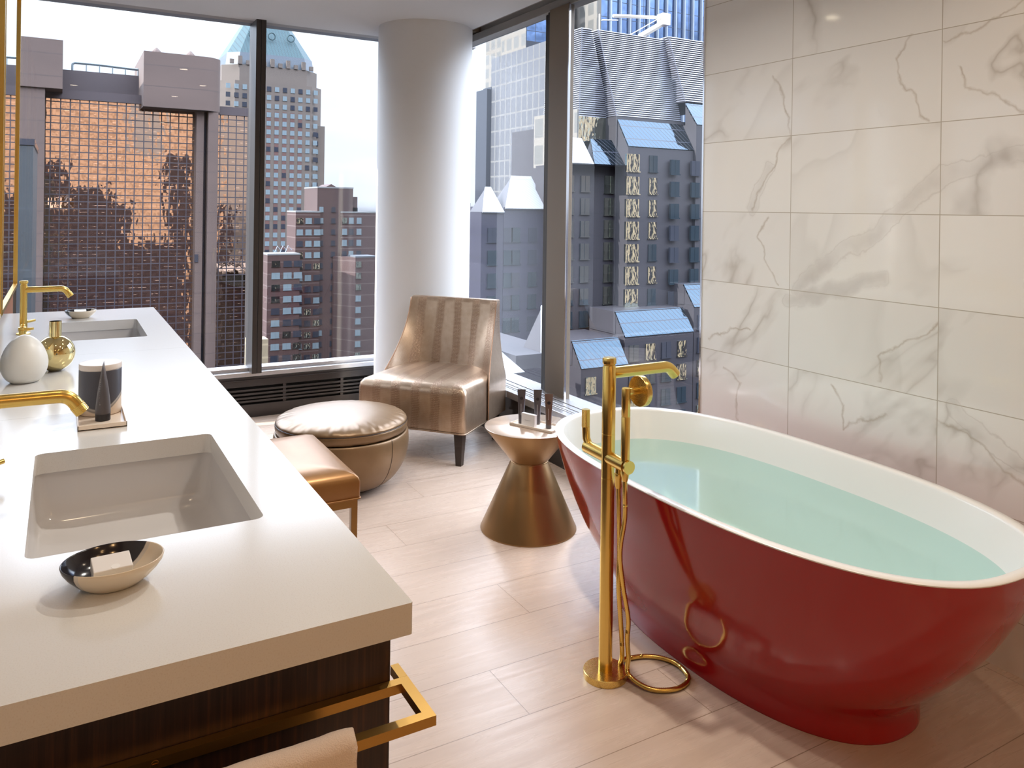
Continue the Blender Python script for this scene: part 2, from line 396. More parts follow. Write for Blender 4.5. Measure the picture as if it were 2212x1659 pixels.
def spline(pts, n=12):
    pts = [Vector(p) for p in pts]; out = []
    P = [pts[0] * 2 - pts[1]] + pts + [pts[-1] * 2 - pts[-2]]
    for i in range(1, len(P) - 2):
        a, b, c, d = P[i - 1:i + 3]
        for k in range(n):
            t = k / n
            out.append(.5 * ((2 * b) + (c - a) * t + (2 * a - 5 * b + 4 * c - d) * t * t + (3 * b - a - 3 * c + d) * t ** 3))
    out.append(pts[-1]); return out
def bend(p0, p1, p2, r, n=8):
    """points from p0 to p2 with a rounded corner at p1"""
    p0, p1, p2 = map(Vector, (p0, p1, p2)); a = (p0 - p1).normalized(); b = (p2 - p1).normalized()
    q0 = p1 + a * r; q2 = p1 + b * r
    return [p0] + [q0 * (1 - t) ** 2 + p1 * 2 * t * (1 - t) + q2 * t * t for t in [i / n for i in range(n + 1)]] + [p2]

XW, YF, ZC = 2.557, 5.41, 2.635       # tile wall, far convector face, ceiling

# ================================================================== ROOM SHELL
struct('floor', MB().box(-1.9, 2.75, -2.6, 5.56, -.12, 0), FLOOR)
c_ = MB().box(-1.9, 2.435, -2.6, 5.42, ZC, ZC + .12); c_.box(2.435, 2.75, -2.6, 5.56, ZC + .10, ZC + .2); c_.box(2.435, 2.75, -2.6, 2.72, ZC, ZC + .12)
struct('ceiling', c_, CEIL)
struct('wall_left', MB().box(-.36, -.24, .55, 5.40, 0, ZC), WALL)
struct('wall_left_recess', MB().box(-1.9, -.24, .43, .55, 0, ZC).box(-2.0, -1.9, -2.6, .55, 0, ZC), WALL)
struct('wall_back', MB().box(-2.0, 2.75, -2.72, -2.6, 0, ZC), WALL)
struct('wall_right', MB().box(XW, XW + .1, -2.6, 2.712, 0, ZC), TILE)
struct('trim_1', MB().box(XW - .004, XW + .10, 2.712, 2.722, 0, ZC), CHROME)
struct('trim_2', MB().box(-.2395, -.236, 4.27, 5.39, .0, .92), AMBER)
# pocket above the right windows and dark strip above the far ones
struct('trim_3', MB().box(2.435, 2.445, 2.72, 5.42, ZC, ZC + .1).box(2.445, 2.60, 5.05, 5.42, ZC + .04, ZC + .1), TAUPE)
struct('column', MB().lathe([(.3217, 0), (.3217, ZC)], (2.168, 5.033), 96), WALL, None, 40)

# far window: head, sill, mullion, two panes
w1 = struct('window_1', MB().box(-.36, 2.75, YF + .012, 5.60, ZC + .001, ZC + .1), simple('grey painted window head', (.42, .40, .39), .45))
obj('sill', MB().box(-.24, 2.56, YF, 5.56, .270, .300, .002).box(-.24, 2.56, 5.455, 5.56, .300, .322, .002), SILLM, w1, label='bright grey metal sill')
obj('mullion', MB().box(1.100, 1.132, 5.35, 5.56, .30, ZC, .002).box(1.134, 1.165, 5.352, 5.56, .30, ZC, .002), FRAME, w1)
obj('pane', MB().box(-.30, 1.105, 5.500, 5.504, .30, ZC), GLASS, w1)
obj('pane', MB().box(1.160, 2.62, 5.500, 5.504, .30, ZC), GLASS, w1)
obj('jamb', MB().box(-.30, -.225, 5.47, 5.53, .3, ZC), FRAME, w1)
# right window
w2 = struct('window_2', MB().box(2.57, 2.66, 2.712, 5.56, 2.612, 2.665, .003).box(2.60, 2.66, 2.712, 5.56, 2.66, 2.76), simple('grey painted head beam', (.34, .32, .30), .45))
obj('mullion', MB().box(2.60, 2.645, 4.10, 4.165, .28, 2.62, .002).box(2.575, 2.64, 4.062, 4.10, .28, 2.62, .002), FRAME, w2)
obj('mullion_cover', MB().box(2.562, 2.600, 3.848, 4.062, .29, 2.62, .003), TAUPE, w2, label='wide taupe metal cladding over the mullion')
obj('trim', MB().box(2.558, 2.570, 3.840, 3.849, .29, 2.62), CHROME, w2)
obj('pane', MB().box(2.640, 2.644, 4.09, 5.52, .28, 2.64), GLASS, w2)
obj('pane', MB().box(2.574, 2.578, 2.70, 3.85, .28, 2.64), GLASS, w2)
obj('corner_post', MB().box(2.60, 2.70, 5.46, 5.56, .28, ZC), FRAME, w2)

# convectors: far one with a slotted front, right one with a slotted top
cv = thing('convector_cover', 'long dark convector casing with slotted front under the far windows', 'heater cover', (1.1, YF, 0))
b = MB().box(-.24, 2.40, YF + .03, 5.56, 0, .268)
obj('core', b, BLACKV, cv, world=True)
b = MB().box(-.24, 2.40, YF - .002, YF + .035, 0, .085, .002); b.box(-.24, 2.40, YF - .002, YF + .035, .205, .268, .002); b.box(-.24, 2.40, YF - .014, YF, .245, .252, .001)
obj('front_panel', b, BLACKP, cv, world=True)
for z in (.098, .120, .146, .172):
    obj('slat', MB().box(-.24, 2.40, YF + .002, YF + .022, z, z + .014, .002), BLACKP, cv, world=True)
for x in (.9, 1.32, 1.72): obj('bracket', MB().box(x, x + .02, YF + .004, YF + .03, .085, .205), BLACKP, cv, world=True)
cr = thing('convector_cover', 'metal topped convector casing with long slots under the right window', 'heater cover', (2.48, 4.0, 0))
obj('body', MB().box(2.50, 2.66, 2.722, YF-.002, 0, .286), BLACKP, cr, world=True)
b = MB()
for x0, x1 in ((2.372, 2.416), (2.424, 2.436), (2.444, 2.466), (2.476, 2.512), (2.524, 2.66)):
    b.box(x0, x1, 2.722, 4.70 if x0 < 2.52 else YF - .002, .286, .302, .0015)
obj('slotted_top', b, SILLM, cr, label='bright brushed metal slotted top', world=True)
obj('front_panel', MB().box(2.385, 2.50, 2.722, 4.62, 0, .285), BLACKP, cr, world=True)
obj('front_lip', MB().box(2.370, 2.376, 2.722, 4.62, .262, .300), SILLM, cr, world=True)

# mirrors on the left wall
def mirror(y0, y1, label):
    t = thing('wall_mirror', label, 'mirror', (-.235, (y0 + y1) / 2, .93), 0, 'brass framed mirrors above the vanity')
    obj('glass', MB().box(-.232, -.2225, y0 + .012, y1 - .012, .938, 2.56), MIRROR, t, world=True)
    f = MB()
    for a in ((y0, y0 + .03), (y1 - .03, y1)): f.box(-.238, -.212, a[0], a[1], .926, 2.575, .001)
    f.box(-.238, -.212, y0, y1, .926, .946, .001); f.box(-.238, -.212, y0, y1, 2.555, 2.575, .001)
    obj('frame', f, BRASS, t, world=True)
mirror(3.98, 5.32, 'far brass framed mirror, the one nearest the windows')
mirror(2.50, 3.93, 'near brass framed mirror at the left edge of the photo')

# downlights in the ceiling, out of view; the neutral ones are added fill
def downlight(x, y, label, power=26, col=(1.0, .80, .56)):
    t = thing('ceiling_light', label, 'ceiling light', (x, y, ZC), 0, 'recessed ceiling lights')
    obj('trim_ring', MB().rings([[V(r * math.cos(a * PI / 16), r * math.sin(a * PI / 16), z) for a in range(32)] for r, z in ((.052, -.004), (.052, -.001), (.036, -.001), (.036, -.004))], False, False), CHROME, t)
    m = bpy.data.materials.get('lamp glow')
    if not m:
        m = bpy.data.materials.new('lamp glow'); m.use_nodes = True; p = m.node_tree.nodes['Principled BSDF']
        p.inputs['Emission Color'].default_value = (1, .85, .62, 1); p.inputs['Emission Strength'].default_value = 12
    obj('lens', MB().lathe([(.035, -.003), (.035, -.0015)], n=24), m, t)
    l = bpy.data.lights.new('downlight', 'AREA'); l.shape = 'DISK'; l.size = .07; l.energy = power; l.color = col; l.spread = math.radians(150)
    o = bpy.data.objects.new('lamp', l); COL.objects.link(o); o.location = (0, 0, -.006); o.parent = t
WARM = (1.0, .58, .25)
downlight(.05, -1.0, 'recessed ceiling light behind the near end of the vanity', 5, WARM)
downlight(.10, 1.60, 'recessed ceiling light above the near basin', .6, (1, .75, .5))
downlight(1.3, -.6, 'recessed ceiling light between the vanity and the tub', 2.5, WARM)
downlight(1.3, -1.9, 'recessed ceiling light near the back wall', 6, WARM)
downlight(1.25, 2.35, 'added neutral fill light above the open floor', 11, (1, .94, .86))  # this and the next two: unseen fill lamps added to lift tile wall and counter
downlight(.95, 3.3, 'added neutral fill light above the vanity stool', 3, (1, .94, .86))
downlight(1.1, 1.3, 'added neutral fill light over the walkway beside the tub', 4, (1, .92, .82))
downlight(2.0, .9, 'recessed ceiling light above the tub', 2, (1, .8, .6))

# ================================================================== VANITY
HC = .90
def rrect(x0, x1, y0, y1, r, z, n=6):
    P = []
    for cx, cy, a in ((x1 - r, y1 - r, 0), (x0 + r, y1 - r, 90), (x0 + r, y0 + r, 180), (x1 - r, y0 + r, 270)):
        for i in range(n + 1):
            t = math.radians(a + 90 * i / n); P.append(V(cx + r * math.cos(t), cy + r * math.sin(t), z))
    return P
SINKS = ((-.040, .295, 1.317, 1.860), (-.040, .295, 3.333, 3.850))
bm = bmesh.new()
loops = [rrect(-.24, .401, .946, 4.262, .004, HC)] + [rrect(*s, .016, HC) for s in SINKS]
es = []
for L in loops:
    vs = [bm.verts.new(p) for p in L]
    es += [bm.edges.new((vs[i], vs[(i + 1) % len(vs)])) for i in range(len(vs))]
bmesh.ops.triangle_fill(bm, use_beauty=True, use_dissolve=False, edges=es)
r = bmesh.ops.extrude_face_region(bm, geom=list(bm.faces))
bmesh.ops.translate(bm, vec=(0, 0, -.041), verts=[v for v in r['geom'] if isinstance(v, bmesh.types.BMVert)])
wt = obj('countertop', bm, QUARTZ)
md = wt.modifiers.new('bevel', 'BEVEL'); md.width = .0018; md.segments = 2; md.limit_method = 'ANGLE'; md.angle_limit = math.radians(50)
tag(wt, 'long white quartz countertop with two basin cutouts along the left wall', 'countertop')
for (x0, x1, y0, y1), lab in zip(SINKS, ('large rectangular undermount basin nearest the camera', 'far rectangular undermount basin close to the windows')):
    t = thing('basin', lab, 'sink', ((x0 + x1) / 2, (y0 + y1) / 2, .745), 0, 'undermount basins')
    b = MB(); R = []
    for e, rr, z in ((.022, .03, .8585), (.022, .03, .852), (-.006 + .010, .022, .8585), (.004, .022, .845), (-.004, .03, .775), (-.012, .04, .760), (-.035, .05, .7545), (-.10, .03, .751)):
        R.append(rrect(x0 - e, x1 + e, y0 - e, y1 + e, rr, z))
    R2 = [R[0]] + R[2:]
    b.rings(R2, False, True)
    outer = [rrect(x0 - .022, x1 + .022, y0 - .022, y1 + .022, .03, .8585), rrect(x0 - .018, x1 + .018, y0 - .018, y1 + .018, .03, .735)]
    b.rings(outer, False, True)
    obj('bowl', b, CERAMIC, t, 50, world=True)
    obj('drain', MB().lathe([(.0, .7515), (.021, .7515), (.023, .7535), (.019, .755), (.0, .7545)], ((x0 + x1) / 2 - .05, (y0 + y1) / 2), 28, False, False), BRASS, t, True, world=True)
cb = thing('vanity_cabinet', 'dark wood vanity cabinet under the quartz countertop', 'cabinet', (.07, 2.6, 0))
b = MB()      # hollow carcass so the basins hang inside it
b.box(-.238, .388, .990, 1.010, .10, .859, .001); b.box(-.238, .388, 4.215, 4.235, .10, .859); b.box(-.238, .370, 1.01, 4.215, .10, .12); b.box(-.238, -.22, 1.01, 4.215, .12, .859)
b.box(-.20, .33, 1.05, 4.19, 0, .10)
obj('carcass', b, DARKWOOD, cb, world=True)
for i, (a, c) in enumerate(((1.012, 1.60), (1.604, 2.19), (2.194, 3.02), (3.024, 3.62), (3.624, 4.213))):
    d = obj('door' if i != 2 else 'drawer', MB().box(.371, .388, a, c, .125 if i != 2 else .66, .857, .001), DARKWOOD, cb, world=True)
    obj('handle', MB().box(.389, .400, a + .12, c - .12, .80, .808, .001), BRONZEBAR, d, world=True)

# towel rail: rectangular brass ring at the near end of the cabinet, towel over the outer bar
tr_ = thing('towel_rail', 'square section brass towel rail ring at the near end of the vanity', 'towel rail', (.15, .985, .77))
b = MB()
zt, zb = .780, .7675
lo_ = [(-.20, .894), (.412, .894), (.412, .989), (-.20, .989)]; li_ = [(-.187, .908), (.398, .908), (.398, .9755), (-.187, .9755)]
b.rings([[V(x, y, z) for x, y in q] for q, z in ((lo_, zb), (lo_, zt), (li_, zt), (li_, zb), (lo_, zb))], False, False)
b.box(.4005, .412, .9892, 1.022, zb, zt)
bmesh.ops.remove_doubles(b.bm, verts=b.bm.verts, dist=1e-5)
obj('rail_ring', b, BRONZEBAR, tr_, world=True)
for x in (.10, .02 - .12): obj('screw', MB().lathe([(.0045, 0), (.004, .0012)], n=14).box(-.003, .003, -.0006, .0006, .0012, .0016), BRONZEBAR, tr_).matrix_local = Matrix.Translation((x - .15, .976 - .985 - .0, .774 - .77)) @ Matrix.Rotation(PI / 2, 4, 'X')
b = MB()
prof = []
for i in range(13):       # cross-section draped over the bar
    a = PI * i / 12; prof.append((.901 + .017 * math.cos(a), .776 + .016 * math.sin(a)))
outer = [(.918, .42)] + [(p[0], p[1]) for p in prof] + [(.884, .36)]
inner = [(.9095, .42)] + [(.901 + .0090 * math.cos(PI * i / 12), .776 + .0075 * math.sin(PI * i / 12)) for i in range(13)] + [(.8925, .36)]
def subdiv(P, st=.012):
    out = []
    for a, c in zip(P[:-1], P[1:]):
        n = max(1, int(math.dist(a, c) / st))
        out += [(a[0] + (c[0] - a[0]) * k / n, a[1] + (c[1] - a[1]) * k / n) for k in range(n)]
    return out + [P[-1]]
O2, I2 = subdiv(outer), subdiv(inner)
ring = O2 + list(reversed(I2)); R = []
for k in range(61):
    x = -.06 + .366 * k / 60
    fz = .0012 if k in (0, 60) else 0
    R.append([V(x + random.uniform(-.0022, .0022) * (k in (0, 60)), y + .0012 * noise.noise(V(x * 40, z * 40, 1)) + random.uniform(-fz, fz), z + .0010 * noise.noise(V(x * 60, z * 50, 5)) + random.uniform(-fz, fz)) for y, z in ring])
b.rings(R)
tag(obj('towel', b, TOWEL, None, True), 'pale beige towel folded over the brass rail at bottom left', 'towel')

# ------------------------------------------------------------------ basin taps
def tap(name, y, label):
    t = thing(name, label, 'tap', (-.122, y, HC), 0, 'brass basin taps')
    b = MB().lathe([(.024, 0), (.024, .004), (.0125, .008), (.0125, .19), (.0105, .191), (.0105, .1945), (.0135, .1955), (.015, .198), (.015, .204), (.013, .206)], n=32)
    obj('body', b, BRASS, t, 40)
    sp_ = bend((0, 0, .171), (.137, 0, .171), (.158, 0, .141), .016)
    obj('spout', MB().tube(sp_, .0117, 24), BRASS, t, 50)
    # ringed outlet
    d = (Vector((.158, 0, .141)) - Vector((.137, 0, .171))).normalized(); e0 = Vector((.150, 0, .1524))
    obj('aerator', MB().tube([e0 + d * k * .0012 for k in range(14)], [.0121 if k % 2 else .0126 for k in range(14)], 24), BRASS, t, 30)
    for s in (-1, 1):
        hd = obj('handle', MB().lathe([(.0215, 0), (.0215, .003), (.011, .006), (.011, .028), (.013, .030), (.013, .040), (.010, .042)], (0, s * .10), n=24), BRASS, t, 40)
        obj('lever', MB().tube([(0, s * .10, .034), (.020, s * .112, .034), (.036, s * .122, .036)], [.0055, .005, .0045], 12), BRASS, hd, 40)
    ln = obj('lift_rod', MB().tube([(.0, -.013, .030), (.0, -.030, .034)], .007, 16).lathe([(0, .02), (.0085, .024), (.0105, .032), (.0085, .040), (0, .044)], (0, -.033), 16, False, False), BRASS, t, 40)
    return t
t0 = tap('basin_tap', 3.58, 'tall brass basin tap by the far basin')
dup(t0, (-.122, 1.590, HC), 0, 'brass basin tap reaching in over the near basin')

# ------------------------------------------------------------------ things on the counter
def dish(loc, rz, lab, lab2, rs):
    global _dish
    t = thing('soap_dish', lab, 'soap dish', loc, rz, 'soap dishes')
    prof = [(.50, 0), (.56, .0015), (.74, .010), (.88, .019), (.97, .027), (1.0, .0335), (.985, .0345), (.965, .0335), (.93, .026), (.80, .0155), (.60, .0075), (.3, .0045), (0.001, .004)]
    b = MB().rings([[V(.063 * r * math.cos(a * PI / 32), .0535 * r * math.sin(a * PI / 32), z) for a in range(64)] for r, z in prof], True, False)
    obj('bowl', b, twotone('black and cream glaze', -.62, .78, .25, .006), t, True)
    s = obj('soap_box', MB().box(-.0235, .0235, -.0185, .0185, -.0095, .0095, .0012), CARDW)
    s.location = (loc[0] - .002, loc[1] - .006, loc[2] + .0240); s.rotation_euler = (math.radians(10), 0, rs)
    tag(s, lab2, 'soap', 'soap boxes')
    obj('seal', MB().lathe([(.0055, .0095), (.0055, .0098)], (.003, -.0175 + .004), 20), simple('white gloss seal', (.93, .93, .93), .2), s)
dish((.066, 1.182, HC), 0, 'black and cream oval soap dish in front of the near basin', 'small white soap box in the near dish', math.radians(4))
dish((.080, 3.985, HC), 0, 'black and cream oval soap dish behind the far basin', 'small white soap box in the far dish', 0)

e = thing('bottle', 'matt white egg shaped bottle beside the gold one', 'bottle', (-.086, 2.627, HC))
prof = [(.020, 0), (.032, .001), (.046, .012), (.0555, .030), (.0592, .050), (.0578, .068), (.0515, .088), (.042, .106), (.030, .120), (.017, .1295), (.006, .1335), (0.001, .134)]
sm = spline([V(a, b_, 0) for a, b_ in prof], 4)
obj('body', MB().lathe([(max(p.x, .0005), max(p.y, 0)) for p in sm], n=64, cap1=True), PORC, e, True)
g_ = thing('bottle', 'polished gold spherical bottle with short neck', 'bottle', (-.011, 2.765, HC))
prof = [(.016, 0)] + [(.0545 * math.sin(a), .0535 - .0545 * math.cos(a)) for a in [math.radians(22 + k * 6.2) for k in range(23)]]
prof = [p for p in prof if p[1] >= 0]
obj('body', MB().lathe(prof, n=72), GOLD, g_, True)
obj('neck', MB().rings([[V(r * math.cos(a * PI / 20), r * math.sin(a * PI / 20), z) for a in range(40)] for r, z in ((.0165, .1035), (.0165, .150), (.0150, .150), (.0148, .115))], False, True), GOLD, g_, 30)

ty = thing('tray', 'square cream tray holding the candle jar on the countertop', 'tray', (.087, 2.100, HC))
b = MB().box(-.050, .050, -.100, .100, 0, .004, .0008)
for a in ((-.050, -.0475, -.1, .1), (.0475, .050, -.1, .1), (-.05, .05, -.1, -.0975), (-.05, .05, .0975, .1)): b.box(a[0], a[1], a[2], a[3], .0005, .0125, .0006)
obj('base', b, CREAM, ty)
cj = thing('candle_jar', 'dark grey and cream lidded candle jar on the small tray', 'candle', (.087, 2.150, HC + .0042))
def grey2(): 
    m = M_('slate and cream glaze', (.7, .6, .5), .30); X, Y, Z = m.xyz()
    s = m.math('SUBTRACT', Z, m.math('MULTIPLY', m.math('POWER', m.math('ADD', X, .006), 2.0), 13))
    m.col(m.ramp(m.math('MULTIPLY', m.math('SUBTRACT', s, -.032), 12), [(0, (.66, .53, .41)), (.46, (.66, .53, .41)), (.50, (.20, .18, .165)), (.56, (.42, .38, .34)), (.60, (.060, .060, .078)), (1, (.060, .060, .078))])); return m.m
obj('jar', MB().lathe([(.044, 0), (.0465, .002), (.0465, .105), (.0455, .1065)], n=64), grey2(), cj, 40)
obj('lid', MB().lathe([(.0452, .1062), (.0452, .1075), (.0465, .1085), (.0465, .119), (.0455, .1205)], n=64), simple('pale lid', (.72, .66, .62), .35), cj, 40)
def squeeze(name, label, loc, rz, h, r, capm, bodm, group=None, up=True, fl=1.6):
    t = thing(name, label, 'cosmetic tube', loc, rz, group)
    R = []; n = 28; hc = .016
    for k in range(13):
        f = k / 12; z = hc + (h - hc) * f; ry = r * (1 - f ** 1.6) + .0006; rx = r * (1 + (fl - 1) * f ** 1.3)
        R.append([V(rx * math.cos(2 * PI * i / n), ry * math.sin(2 * PI * i / n), z) for i in range(n)])
    obj('body', MB().rings(R), bodm, t, 50)
    obj('cap', MB().lathe([(r * .98, 0), (r * 1.04, .001), (r * 1.02, hc)], n=28), capm, t, 40)
    b = MB()
    for i in range(9): b.box(-r * .35 + .0, -r * .35 + .0012 + .0009 * (i % 3), -r * 1.05, -r * .88, h * .25 + i * .0062, h * .25 + i * .0062 + .0035)
    return t
tt = squeeze('cosmetic_tube', 'dark grey squeeze tube standing on the tray before the candle', (.090, 2.070, HC + .0042), math.radians(84), .134, .0158, BLACK, TUBEM, fl=1.25)
b = MB()
for i, w in enumerate((.6, .9, .5, 1, .7, .4, .8, 1.2, .6, .5, .9, .7)): b.box(-.0012 * w, .0012 * w, -.0161, -.0146, .038 + i * .0052, .038 + i * .0052 + .0028)
pr = obj('print', b, PRINT, tt); pr.rotation_euler = (0, 0, math.radians(-110))

# ================================================================== BATHTUB
TX, TY, TH = 1.988, 1.874, .56
def sup(a, b, n, z, m_=128, dx=0, dy=0):
    P = []
    for i in range(m_):
        t = 2 * PI * i / m_; c, s = math.cos(t), math.sin(t)
        P.append(V(dx + a * math.copysign(abs(c) ** (2 / n), c), dy + b * math.copysign(abs(s) ** (2 / n), s), z))
    return P
tb = thing('bathtub', 'freestanding oval bathtub, deep red outside and white inside', 'bathtub', (TX, TY, 0))
prof = [(.292, .558, 0), (.292, .558, .010), (.291, .556, .040), (.2925, .5575, .060), (.298, .567, .080), (.311, .592, .108), (.330, .631, .148), (.351, .676, .198), (.372, .718, .25), (.390, .755, .305), (.407, .788, .365), (.420, .815, .42), (.432, .838, .48), (.440, .854, .53), (.443, .860, .5545)]
ps = spline([V(*p) for p in prof], 3)
obj('shell', MB().rings([sup(p.x, p.y, 2.35 + .2 * p.z / TH, p.z) for p in ps], True, False), RED, tb, True, 'glossy deep red outer shell')
ip = [(.443, .860, .5545), (.4445, .862, .558), (.442, .8595, .5605), (.418, .834, .5605), (.4145, .830, .558), (.412, .827, .552), (.398, .800, .48), (.383, .768, .40), (.365, .728, .32), (.342, .675, .24), (.31, .60, .18), (.24, .50, .152), (.12, .25, .146), (.01, .02, .145)]
obj('liner', MB().rings([sup(a, b_, 2.55, z) for a, b_, z in ip], False, True), WHITES, tb, 60, 'smooth white inner liner and rim')
wl = .445
wa, wb = .3905, .784
obj('water', MB().rings([sup(wa, wb, 2.55, wl), sup(.001, .002, 2.55, wl + .0001)], False, False), WATER, tb, True, 'still pale aqua water')

# ------------------------------------------------------------------ floor standing filler
FX, FY = 1.447, 1.928
ff = thing('bath_filler', 'floor standing brushed brass bath filler beside the red tub', 'bath tap', (FX, FY, 0))
obj('base', MB().lathe([(.0665, 0), (.0665, .019), (.065, .0205)], n=64), BRASS2, ff, 40)
obj('column', MB().lathe([(.0205, .0205), (.0205, .5995), (.0198, .600), (.0198, .6015), (.0205, .602), (.0205, .7335), (.0199, .734), (.0199, .7355), (.0205, .736), (.0205, .934), (.0175, .9385), (.0175, .9425)], n=48), BRASS, ff, 35)
obj('top_cap', MB().lathe([(.0175, .9425), (.0205, .946), (.0212, .950), (.0212, .959), (.0200, .963), (.0185, .964)], n=12), BRASS, ff, 20)
obj('spout', MB().tube(bend((.012, 0, .917), (.232, 0, .917), (.260, 0, .889), .020), .0178, 28), BRASS, ff, 50)
obj('crossbar', MB().tube([(0, -.088, .660), (0, .112, .665)], .0195, 36), BRASS, ff, 40)
lv = obj('lever', MB().tube([(0, .100, .672), (0, .115, .69), (0, .118, .725)], [.0125, .0125, .0125], 24), BRASS, ff, 40)
R = []
for k in range(26):
    z = .725 + k * .0022; R.append([V((.0125 + .0006 * ((i + k) % 2)) * math.cos(2 * PI * i / 30), .1195 + (.0125 + .0006 * ((i + k) % 2)) * math.sin(2 * PI * i / 30), z) for i in range(30)])
obj('knurled_grip', MB().rings(R), BRASS, lv)
HYY = -.083
ho = obj('shower_holder', MB().tube([(0, HYY - .021, .6595), (0, HYY - .013, .6595)], .0195, 36), BRASS, ff, 40)
hs = obj('hand_shower', MB().lathe([(.008, .615), (.0105, .625), (.0128, .640), (.0132, .665), (.0132, .803), (.0126, .804), (.0126, .8055), (.0132, .8065), (.0132, .884), (.0120, .888)], (0, HYY), 32), BRASS, ff, 35)
obj('neck', MB().tube([(0, HYY, .876), (.046, HYY, .876)], .0105, 24), BRASS, hs, 40)
b = MB().lathe([(.0445, .044), (.0455, .0455), (.0455, .062), (.0440, .0635)], n=56)
bmesh.ops.transform(b.bm, matrix=Matrix.Translation((0, HYY, .874)) @ Matrix.Rotation(PI / 2, 4, 'Y'), verts=b.bm.verts)
obj('spray_head', b, BRASS2, hs, 40)
HC2 = -.052
obj('hose_connector', MB().lathe([(.0085, .585), (.0105, .592), (.0110, .615), (.0120, .617), (.0120, .628), (.0098, .630), (.0098, .660)], (0, HC2), 24), BRASS, ff, 30)
def rel(x, y, z): return (x - FX, y - FY, z)
path = [(0, HC2, .590), (.004, HC2, .50), (.010, HC2 + .004, .40), (.004, HC2 - .002, .30), (.014, HC2, .20), (.030, HC2 + .012, .12), (.040, HC2 + .022, .06),
        rel(1.507, 1.930, .022), rel(1.545, 1.958, .0085), rel(1.61, 1.943, .008), rel(1.655, 1.905, .008), rel(1.672, 1.85, .008), rel(1.650, 1.785, .008), rel(1.585, 1.765, .008), rel(1.515, 1.800, .009), rel(1.490, 1.868, .022),
        (.046, HYY + .030, .07), (.036, HYY + .024, .13), (.030, HYY + .014, .20), (.012, HYY + .018, .30), (.000, HYY + .018, .40), (.006, HYY + .006, .50), (.001, HYY, .57), (0, HYY, .62)]
fine = spline([V(*p) for p in path], 60); L = 0; out = []; rad = []; last = fine[0]; nxt = 0.0
for p in fine:
    L += (p - last).length; last = p
    if L >= nxt: out.append(p); rad.append(.0076 if len(out) % 2 else .0062); nxt = L + .0022
obj('hose', MB().tube(out, rad, 10), BRASS, ff, 60)

# ================================================================== SEATING
# armless chair; local x to its right as seen from the front, y towards its back
ch = thing('slipper_chair', 'armless chair in gold snakeskin print in front of the column', 'chair', (1.694, 4.081, 0), math.radians(-50))
b = MB()
def rr2(x0, x1, y0, y1, r, z, n=5): return rrect(x0, x1, y0, y1, r, z, n)
hw = .335
R = []
for ins, z in ((.004, .183), (0, .190), (0, .30), (0, .385), (.006, .412), (.022, .430), (.05, .441), (.10, .452), (.18, .458), (.26, .460)):
    P = []
    for p in rr2(-hw + ins, hw - ins, ins * .9, .56 - ins * .4, max(.022, min(ins * .40, .06)), z):
        crown = .0
        bow = -.018 * (1 - (p.x / hw) ** 2) if p.y < .2 else 0
        P.append(V(p.x, p.y + bow, p.z))
    R.append(P)
b.rings(R); obj('seat', b, SNAKE, ch, 60)
# backrest: curved shell, taller at the middle, wings sweeping forward and down
b = MB(); nu, nv = 30, 22
def backpt(u, v, outer):
    s = abs(u)                                     # -1..1 across, v 0 bottom .. 1 top
    wtop, wbot = .288, .345
    z0 = .183 if outer else .40
    ztop = .843
    z = z0 + (ztop - z0) * v
    h = max(0, (z - .40) / (ztop - .40))
    x = u * (wtop + (wbot - wtop) * (1 - h) ** 2.3)
    wing = (s ** 3.0) * (.175 * (1 - h) ** 1.8 + .020)   # edges come forward low down
    y = .500 + .075 * h - wing
    if outer:
        th = .098 - .03 * h
        yb = .598 + .03 * h
        y = yb - (s ** 8) * .010
    return V(x, y, z)
F = [[backpt(-1 + 2 * i / nu, j / nv, False) for i in range(nu + 1)] for j in range(nv + 1)]
B = [[backpt(-1 + 2 * i / nu, j / nv, True) for i in range(nu + 1)] for j in range(nv + 1)]
# side rims need the forward edge all the way to the floor of the upholstery
R = []
for j in range(nv + 1):
    zz = B[j][0].z; v = max(0, (zz - .40) / (.843 - .40))
    fr = [backpt(-1 + 2 * i / nu, v, False) for i in range(nu + 1)]
    if zz < .40: fr = [V(p.x, p.y, zz) for p in fr]
    R.append(fr + list(reversed(B[j])))
top = R[-1]; cc = sum((p for p in top), V(0, 0, 0)) / len(top)
R.append([V(p.x * .985, cc.y + (p.y - cc.y) * .72, p.z + .008) for p in top])
b.rings(R); bk = obj('backrest', b, SNAKE, ch, 50)
for s in (-1, 1):
    P = [backpt(s, v / 20, False) + V(s * .002, 0, 0) for v in range(21)]
    lo = P[0]; P = [V(lo.x, lo.y, .185), V(lo.x, lo.y, .30)] + P
    obj('piping', MB().tube(P, .0038, 8), simple('copper piping', (.38, .22, .13), .35, .4), bk, True)
P = rr2(-hw - .002, hw + .002, -.002, .60, .024, .184, 5); P = [V(p.x, p.y - (.018 * (1 - (p.x / hw) ** 2) if p.y < .2 else 0), p.z) for p in P]
obj('welt', MB().tube(P + [P[0]], .0042, 8), SNAKE, ch, True)
def cleg(x, y, fx, fy):
    R = []
    for f, z in ((0, 0.0), (0, .004), (1, .186)):
        w = .0165 + .010 * f; cx = x + fx * (1 - f); cy = y + fy * (1 - f)
        R.append([V(cx - w, cy - w, z), V(cx + w, cy - w, z), V(cx + w, cy + w, z), V(cx - w, cy + w, z)])
    return MB().rings(R)
for x, y, fx, fy in ((.285, .045, 0, 0), (-.285, .045, 0, 0), (.285, .55, 0, .035), (-.285, .55, 0, .035)):
    l_ = obj('leg', cleg(x, y, fx, fy), LEG, ch)

